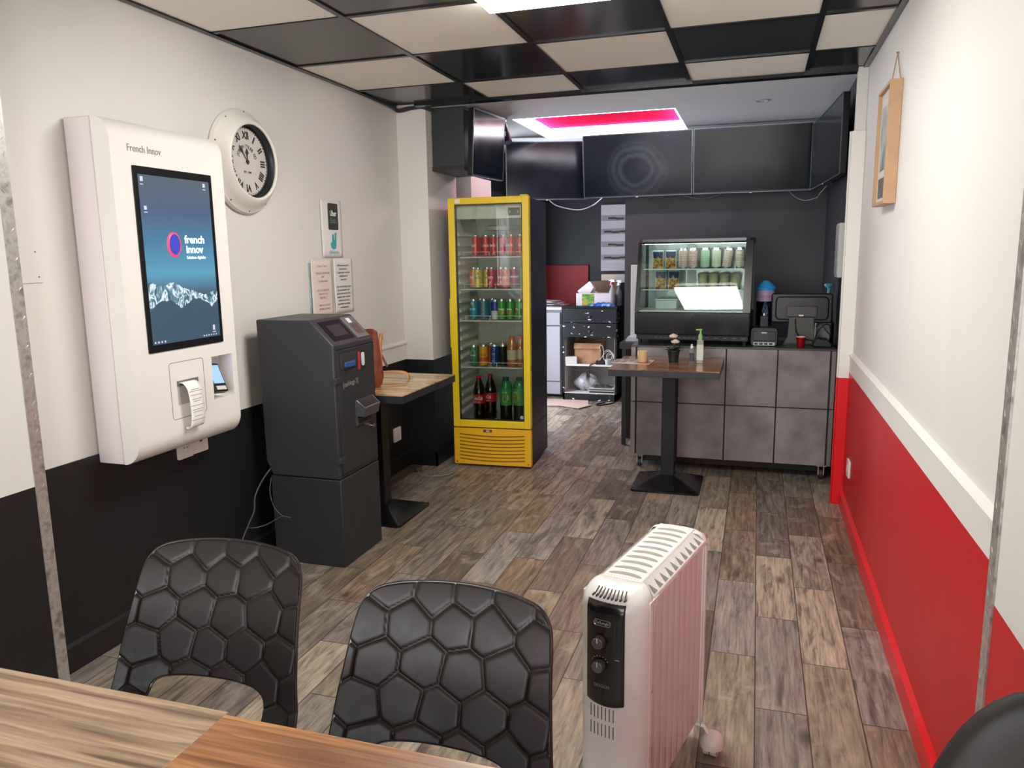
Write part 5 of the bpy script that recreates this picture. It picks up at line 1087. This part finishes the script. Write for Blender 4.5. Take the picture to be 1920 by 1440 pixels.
b = MB(); b.cyl((-1.6685, 5.2203, 2.156), (-1.6675, 5.2197, 2.1535), .026, .026, 20); b.build('lens', M('#5c5a60', .2), hd, W=t.location)
b = MB(); b.box(-1.705, -1.675, 5.195, 5.20, 2.195, 2.225); b.build('white_label', M('#d9d6dc', .5), hd, W=t.location)
t = thing('downlight', 'small round recessed downlight in the rear ceiling', 'downlight', (-.01, 5.25, 2.32)); b = MB(); b.lathe([(.030, 0), (.045, -.001), (.045, -.004), (.032, -.005), (.028, 0), (0, .001)], (0, 0, 0), 28); b.build('trim_ring', M('#b9bdc2', .4), t)
t = thing('screen_cable', 'pale cable hanging in a loop under the round-smeared menu screen', 'cable', (-1.3, 6.3, 1.8)); b = MB(); b.tube(catmull([(-1.66, 6.235, 1.85), (-1.60, 6.28, 1.79), (-1.47, 6.33, 1.755), (-1.38, 6.33, 1.755), (-1.30, 6.33, 1.785), (-1.24, 6.25, 1.81), (-1.18, 6.155, 1.84)], 6), .004, 6); b.build('cable', M('#b9bcc0', .5), t, W=True)
t = thing('screen_cable', 'dark cable sagging between the two wide menu screens', 'cable', (-.4, 6.2, 1.8)); b = MB(); b.tube(catmull([(-.57, 6.24, 1.83), (-.50, 6.24, 1.808), (-.42, 6.24, 1.80), (-.34, 6.24, 1.812), (-.29, 6.24, 1.832)], 6), .004, 6); b.build('cable', M('#5a5f66', .5), t, W=True)
t = thing('screen_cable', 'loose pale cable end below the sideways screen by the post', 'cable', (.40, 5.3, 1.75)); b = MB(); b.tube(catmull([(.36, 5.6, 1.74), (.37, 5.55, 1.76), (.385, 5.5, 1.78), (.40, 5.4, 1.80)], 6), .003, 6); b.tube(catmull([(.20, 6.2, 1.83), (.24, 6.1, 1.78), (.30, 5.9, 1.74), (.36, 5.6, 1.74)], 6), .003, 6); b.build('cable', M('#6e7276', .5), t, W=True)
t = thing('intercom_box', 'white flat box fixed to the dark wall behind the white post', 'wall box', (.46, 5.0, 1.39)); b = MB(); b.box(.443, .475, 4.90, 5.06, 1.235, 1.55); b.build('housing', M('#dcdcda', .4), t, W=True, bev=.004)
b = MB(); b.box(.438, .443, 4.905, 5.055, 1.25, 1.54); b.build('cover', M('#b9bbbb', .35), t, W=True, bev=.002)
t = thing('ceiling_cables', 'bundle of dark cables running along the gap over the white pier', 'cable', (-2.1, 4.6, 2.3))
b = MB()
for q in (0, .008, -.007): b.tube(catmull([(-2.205, 3.6, 2.325), (-2.20, 4.1 + q, 2.318), (-2.195, 4.5, 2.312 + q), (-2.19, 4.60, 2.298 + q), (-2.10, 4.605, 2.31 + q), (-2.03, 4.61, 2.312 + q), (-1.99, 4.66, 2.300 + q)], 6), .006, 6)
b.build('cable_bundle', M('#333a36', .6), t, W=True)

# ================================================================ oil heater
t = thing('oil_heater', 'white oil-filled electric heater with black control panel standing on the plank floor', 'heater', (-.288, 1.615, 0), R(-13)); t.scale = (1, 1, .983)
HW = M('#ece7e4', .28, var=.03, vs=6., coat=.2); HP = M('#dccfcf', .3, .0, var=.03, vs=6., coat=.15)
def plan(a):   # half-round plan of the front cover
    return Vector((.082 * math.copysign(abs(math.sin(a)) ** .75, math.sin(a)), .052 - .075 * abs(math.cos(a)) ** .8, 0))
def cover(u, v):
    a = R(-90 + 180 * u); p = plan(a)
    if v < .8: z = .085 + (.618 - .085) * v / .8; k = 0
    else: q = (v - .8) / .2; z = .618 + .047 * math.sin(q * math.pi / 2); k = 1 - math.cos(q * math.pi / 2)
    ed = .030 * (1 if v < .7 else 1 + 1.2 * (v - .7) / .3) if p.y > .03 else 0
    return (p.x * (1 - .42 * k), p.y + (.07 - p.y) * k * .9 + ed * .0, z)
b = MB(); b.grid(cover, 40, 30); b.build('front_cover', HW, t, solid=.002, sharp=60)
b = MB()                                    # side cheeks sweeping back at the top
for s in (-1, 1): b.prism([(.045, .085), (.030, .30), (.036, .50), (.060, .60), (.085, .636), (.03, .636), (.03, .085)], 'x', s * .076, s * .0825)
b.build('side_cheek', HW, t)
# control panel follows the bulge
def pan(x, z, d): 
    r = min(1., abs(x) / .082) ** (1 / .75); a = math.asin(r); return (x, .052 - .075 * abs(math.cos(a)) ** .8 - d, z)
b = MB(); z0, z1 = .395, .640
def pf(u, v):
    x = -.050 + .092 * u; z = z0 + (z1 - z0) * v; z += -.008 * math.sin(math.pi * u) * (1 - v); p = pan(x, z, .0035)
    return p if v < .93 else (p[0], p[1] + (v - .93) * .12, p[2])
b.grid(pf, 14, 18); cp = b.build('control_panel', M('#1c191b', .22, coat=.3), t, solid=.005, bev=.002)
for z in (.548, .490):
    b = MB(); m = Matrix.Rotation(R(90), 3, 'X')
    b.lathe([(0, 0), (.019, 0), (.018, .004), (0, .004)], (-.014, pan(-.014, z, .005)[1], z), 24, m); dl = b.build('dial_base', M('#111012', .3), cp)
    b = MB(); b.lathe([(0, 0), (.0145, 0), (.0135, .013), (.012, .0145), (0, .0145)], (-.014, pan(-.014, z, .009)[1], z), 24, m); kn = b.build('knob', M('#7d7878', .3, .7), cp)
    b = MB(); b.box(-.015, -.013, pan(-.014, z, .0245)[1], pan(-.014, z, .023)[1], z + .002, z + .013); b.build('pointer', M('#e8e6e2', .4), cp)
b = MB(); yy = pan(-.012, .60, .0066)[1]; b.tube([(x, yy, z) for x, z in rrect(-.029, .011, .586, .600, .0065)], .0010, 6, True); b.build('badge_ring', M('#c9c6c2', .25, .8), cp)
text('maker_lettering', "De'Longhi", .0095, M('#d8d4cf', .3, .5), cp, frame('-y', (-.009, yy - .0004, .593)), width=.033, W=False)
text('panel_lettering', 'DRAGON', .012, M('#8a8682', .4), cp, frame('-y', (-.010, yy, .437)), width=.036, W=False)
b = MB()
for k in range(7): a = R(150 - 20 * k); b.box(-.014 + .021 * math.cos(a) - .0012, -.014 + .021 * math.cos(a) + .0012, yy - .0002, yy + .002, .490 + .021 * math.sin(a) - .0008, .490 + .021 * math.sin(a) + .0008)
b.box(.022, .032, yy - .0002 + .001, yy + .003, .509, .511); b.build('scale_marks', M('#a9a5a0', .5), cp)
DK = M('#4a4444', .6)
for s in (-1, 1): b = MB(); b.prism([(.436, .10), (.436, .632), (.46, .632), (.47, .55), (.47, .10)], 'x', s * .070, s * .0815); b.build('rear_cheek', HW, t)
b = MB()
for k in range(9): x = -.038 + .0095 * k; y = pan(x, 0, .0015)[1]; b.box(x - .0016, x + .0016, y + .004, y + .014, .648, .653)
for k in range(9): x = -.036 + .009 * k; b.tube([(x, pan(x, 0, 0)[1] + .012, .650), (x * .92, pan(x, 0, 0)[1] + .030, .6625)], .0016, 5)
b.build('upper_vent', DK, t)
b = MB()
for z in (.365, .322):
    for k in range(7): x = -.040 + .0095 * k; y = pan(x, 0, .0014)[1]; b.box(x - .0010, x + .0010, y, y + .004, z - .016, z + .016)
b.build('lower_vent', M('#3b3a40', .6), t)
# fins
for k in range(9):
    y = .040 + k * .0445; b = MB(); b.prism(rrect(-.0785, .0785, y, y + .0400, .0015, 2), 'z', .115, .632); b.build('fin', HP, t)
b = MB(); b.box(-.060, .060, .035, .445, .10, .62); b.build('fin_core', M('#4a3a3a', .7), t)
# top grille
b = MB(); g = [(-.082, .630), (-.080, .640), (-.052, .662), (-.048, .668), (.048, .668), (.052, .662), (.080, .640), (.082, .630)]
b.prism(g, 'y', .060, .455)
tg = b.build('top_grille', HW, t, bev=.002)
b = MB()
for k in range(10):
    y = .085 + .0365 * k; xs = [-.041 + .082 * q / 12 for q in range(13)]; hw = lambda x: .0075 * (1 - (abs(x) / .0415) ** 4) ** .5; yc = lambda x: y + .010 * (1 - (x / .042) ** 2) - .005; b.poly([(x, yc(x) - hw(x), .6686) for x in xs] + [(x, yc(x) + hw(x), .6686) for x in xs[::-1]])
b.build('top_slots', M('#a39f94', .7, spec=.2), tg)
b = MB()
for k in range(11):
    x = -.036 + .0072 * k; b.lathe([(0, 0), (.0015, 0), (0, .0006)], (x, .446, .668), 6); b.lathe([(0, 0), (.0015, 0), (0, .0006)], (x, .068, .668), 6)
for s in (-1, 1):
    for k in range(10):
        y = .078 + .0372 * k; P0 = lambda yy, f: (s * (.054 + (.080 - .054) * f + .0004), yy, .6615 + (.640 - .6615) * f + .0006)
        b.poly([P0(y - .011, .88), P0(y + .012, .88), P0(y + .001, .15)])
b.build('side_perforation', M('#8b8a86', .6), tg)
b = MB(); b.grid(lambda u, v: (cover(u, v)[0], .50 - cover(u, v)[1], cover(u, v)[2]), 24, 16); b.build('rear_cover', HW, t, solid=.002)
for y in (.075, .455):
    b = MB(); b.tube([(-.105, y, .062), (-.09, y, .085), (.09, y, .085), (.105, y, .062)], .007, 8); b.box(-.04, .04, y - .015, y + .015, .082, .12); b.build('foot_bar', HW, t)
    for s in (-1, 1):
        b = MB(); x = s * .112
        b.cyl((x - .018, y + .006, .028), (x - .002, y + .006, .028), .028, .028, 24); b.cyl((x + .018, y + .006, .028), (x + .002, y + .006, .028), .028, .028, 24); wl = b.build('castor_wheel', M('#d8c6bd', .4), t, sharp=50)
        b = MB(); b.lathe([(.0325, -.006), (.0335, .006), (.031, .018), (.024, .029), (.012, .036), (0, .038)], (x, y + .006, .032), 24); b.build('castor_hood', M('#e6d8d0', .4), t)

# ================================================================ shell chairs with honeycomb backs
def resample(pts, n):
    pts = catmull([(p[0], p[1], 0) for p in pts], 10); L = [0]
    for i in range(1, len(pts)): L.append(L[-1] + (pts[i] - pts[i - 1]).length)
    out = []; j = 0
    for k in range(n + 1):
        s = L[-1] * k / n
        while j < len(L) - 2 and L[j + 1] < s: j += 1
        f = (s - L[j]) / max(1e-9, L[j + 1] - L[j]); out.append(pts[j].lerp(pts[j + 1], f))
    return out
random.seed(21)
SITES = []
for j in range(8):
    for i in range(8):
        SITES.append((-.31 + .086 * i + (.043 if j % 2 else 0) + random.uniform(-.013, .013), -.10 + .072 * j + random.uniform(-.012, .012)))
def cell(x, s):
    d0 = d1 = 9.
    for a, c in SITES:
        q = (x - a) ** 2 + (s - c) ** 2
        if q < d0: d1 = d0; d0 = q
        elif q < d1: d1 = q
    d = (d0, d1)
    q = (math.sqrt(d[1]) - math.sqrt(d[0])); e = min(1., q / .013)
    return .0048 * (e * (2 - e)) + .0022 * math.sqrt(max(0., 1 - d[0] / .0026))
half_o = [(.236, -.075), (.226, -.03), (.214, .05), (.206, .13), (.199, .20), (.194, .26), (.186, .298), (.165, .321), (.125, .333), (.06, .340), (0, .342)]
half_i = [(.150, -.075), (.146, -.04), (.142, .0), (.134, .026), (.115, .040), (.085, .046), (.05, .049), (.025, .0495), (0, .050)]
outer = resample(half_o + [(-x, s) for x, s in half_o[:-1][::-1]], 250); inner = resample(half_i + [(-x, s) for x, s in half_i[:-1][::-1]], 250)
TH = math.atan2(.13, .33)
def emb(x, s, d):
    y = .19 * s + .52 * s * s - .55 * x * x; z = .47 + s * .90
    if s < .03: y -= (.03 - s) ** 2 * 7; 
    return (x, y - d * math.cos(TH), z + d * math.sin(TH))
SHELL = M('#181110', .42, var=.05, vs=20., coat=.0)
def shell_chair(name, label, loc, rz):
    t = thing(name, label, 'chair', loc, rz)
    def f(u, v):
        i = u * 250; k = int(round(i)); p = inner[k].lerp(outer[k], v); return emb(p.x, p.y, cell(p.x, p.y))
    b = MB(); b.grid(f, 250, 76); bk = b.build('backrest', SHELL, t, solid=.005, sharp=179)
    b = MB(); b.tube([emb(p.x, p.y, .002) for p in outer], .0045, 8); b.tube([emb(p.x, p.y, .002) for p in inner], .003, 8); b.build('rim', M('#2e2726', .25, coat=.4), bk)
    def sf(u, v):
        x = (-.235 + .47 * u) * (1 - .10 * v ** 2); y = -.10 - .36 * v; e = 4 * (u - .5) ** 2
        return (x, y, .452 + .022 * e ** 2 - .018 * math.sin(math.pi * v) + (.012 * (v - .85) / .15 * -1.5 if v > .85 else 0))
    b = MB(); b.grid(sf, 30, 24); b.build('seat', SHELL, t, solid=.006)
    b = MB(); 
    for s in (-1, 1): b.grid(lambda u, v: (lambda A, B: A.lerp(B, v))(Vector(emb(s * (.146 + .084 * u), -.06, 0)), Vector((s * (.15 + .085 * u), -.13, .462))), 4, 3)
    b.build('seat_link', SHELL, t, solid=.006)
    for sx, sy in ((-1, -1), (1, -1), (-1, 1), (1, 1)):
        b = MB(); b.tube([(sx * .10, -.25 + sy * .09, .44), (sx * .17, -.25 + sy * .13, .42), (sx * .20, -.25 + sy * .17, .0)], .009, 10); b.build('leg', M('#1b1b1c', .35, .5), t)
    b = MB(); b.box(-.11, .11, -.35, -.15, .425, .434); b.build('seat_bracket', M('#1b1b1c', .35, .5), t)
    return t
ch0 = shell_chair('shell_chair', 'black moulded chair with honeycomb back, the one nearer the black wall', (-1.088, 1.245, 0), R(4))
dup(ch0, (-.521, 1.167, 0), R(0), 'black moulded chair with honeycomb back, the one beside the oil heater')

# ================================================================ wooden tables in front
def plank_table(label, x0, x1, y0, y1, z, gm, lx):
    t = thing('wooden_table', label, 'table', ((x0 + x1) / 2, (y0 + y1) / 2, 0))
    b = MB(); b.box(x0, x1, y0, y1, z - .032, z); b.build('table_top', gm, t, W=True, bev=.0015)
    b = MB(); b.box(x0 + .05, x1 - .05, y1 - .25, y1 - .23, z - .09, z - .032); b.box(x0 + .05, x1 - .05, y0 + .07, y0 + .09, z - .09, z - .032); b.build('apron', M('#1b1b1c', .4), t, W=True)
    for x in lx:
        for y in (y0 + .08, y1 - .24): b = MB(); b.box(x - .02, x + .02, y - .02, y + .02, 0, z - .032); b.build('leg', M('#1b1b1c', .4), t, W=True)
    return t
plank_table('pale brown knotty wooden table top, the board by the black wall', -1.95, -.7105, .20, .848, .750, grain('knotty_pine_pale', 'x', '#cdb192', '#b18f6e', '#6a5241', seed=3.1, freq=1.3, rings=9., rough=.42, coat=.1), (-1.85, -.80))
plank_table('orange-brown wooden table top with dark grain beside the heater', -.7095, -.03, .20, .839, .752, grain('knotty_pine_orange', 'x', '#dba06a', '#bd7f4c', '#6e462a', seed=8.4, freq=1.3, rings=11., rough=.36, coat=.15), (-.62, -.12))

# ================================================================ black padded chair by the red wall
t = thing('padded_chair', 'black rounded padded chair back beside the red wall', 'chair', (.29, .80, 0)); TL = t.location
PAD = M('#1d1b1a', .6, var=.08, vs=12., bump=.15, bs=400)
def dome(u, v):
    a = 2 * math.pi * u; r = math.sin(math.pi * v / 2)
    return (.122 * r * math.copysign(abs(math.cos(a)) ** .9, math.cos(a)), -.032 * math.cos(math.pi * v / 2) ** .6, .725 + .252 * r * math.sin(a))
b = MB(); b.grid(dome, 48, 12); b.grid(lambda u, v: (dome(u, v)[0], -dome(u, v)[1], dome(u, v)[2]), 48, 12); b.build('backrest', PAD, t, sharp=60)
b = MB(); b.lathe([(0, .46), (.11, .465), (.125, .49), (.115, .52), (0, .53)], (0, -.17, 0), 32); b.build('seat', PAD, t)
b = MB(); b.tube([(0, .02, .60), (0, .03, .50), (0, -.02, .45), (0, -.14, .45)], .014, 10); b.build('back_support', BLK_M, t)
b = MB(); b.cyl((0, -.17, .03), (0, -.17, .465), .022, .018, 16); b.build('column', BLK_M, t)
b = MB(); b.lathe([(0, 0), (.125, 0), (.12, .012), (.03, .035), (0, .035)], (0, -.17, 0), 32); b.build('base', BLK_M, t)

# ================================================================ picture on the right wall
t = thing('picture_frame', 'deep light wood box frame hanging from a cord on the white wall', 'picture frame', (.50, 3.545, 1.81)); TL = t.location
FX0, FX1, FY0, FY1, FZ0, FZ1 = .458, .504, 3.395, 3.70, 1.575, 2.04
b = MB(); w = .012; b.box(FX0, FX1, FY0, FY0 + w, FZ0, FZ1); b.box(FX0, FX1, FY1 - w, FY1, FZ0, FZ1); b.box(FX0, FX1, FY0 + w, FY1 - w, FZ0, FZ0 + w); b.box(FX0, FX1, FY0 + w, FY1 - w, FZ1 - w, FZ1); b.build('wooden_frame', M('#bd9773', .45, var=.12, vs=14.), t, W=True, bev=.001)
b = MB(); b.box(.4725, .492, FY0 + w, FY1 - w, FZ0 + w, FZ1 - w); mt = b.build('mount', M('#cfc8bd', .6), t, W=True)
b = MB(); b.box(.471, .4725, FY0 + .05, FY1 - .05, FZ0 + .14, FZ1 - .07); b.build('print', blotch('faded_print', ['#b7bcb8', '#8f9a92', '#5f6a60'], 9, .5, bump=0), mt, W=TL)
b = MB(); b.box(.471, .4725, FY0 + .05, FY1 - .05, FZ0 + .03, FZ0 + .11); b.build('dark_print', M('#5b5653', .5, var=.3, vs=20.), mt, W=TL)
b = MB(); b.tube([(.497, FY0 + .01, FZ1 - .01), (.499, 3.545, 2.165), (.497, FY1 - .01, FZ1 - .01)], .002, 6); b.build('hanging_cord', M('#a98c66', .8), t, W=True)
b = MB(); b.cyl((.504, 3.545, 2.166), (.494, 3.545, 2.168), .003, None, 8); b.build('nail', M('#8d8a86', .3, .8), t, W=True)
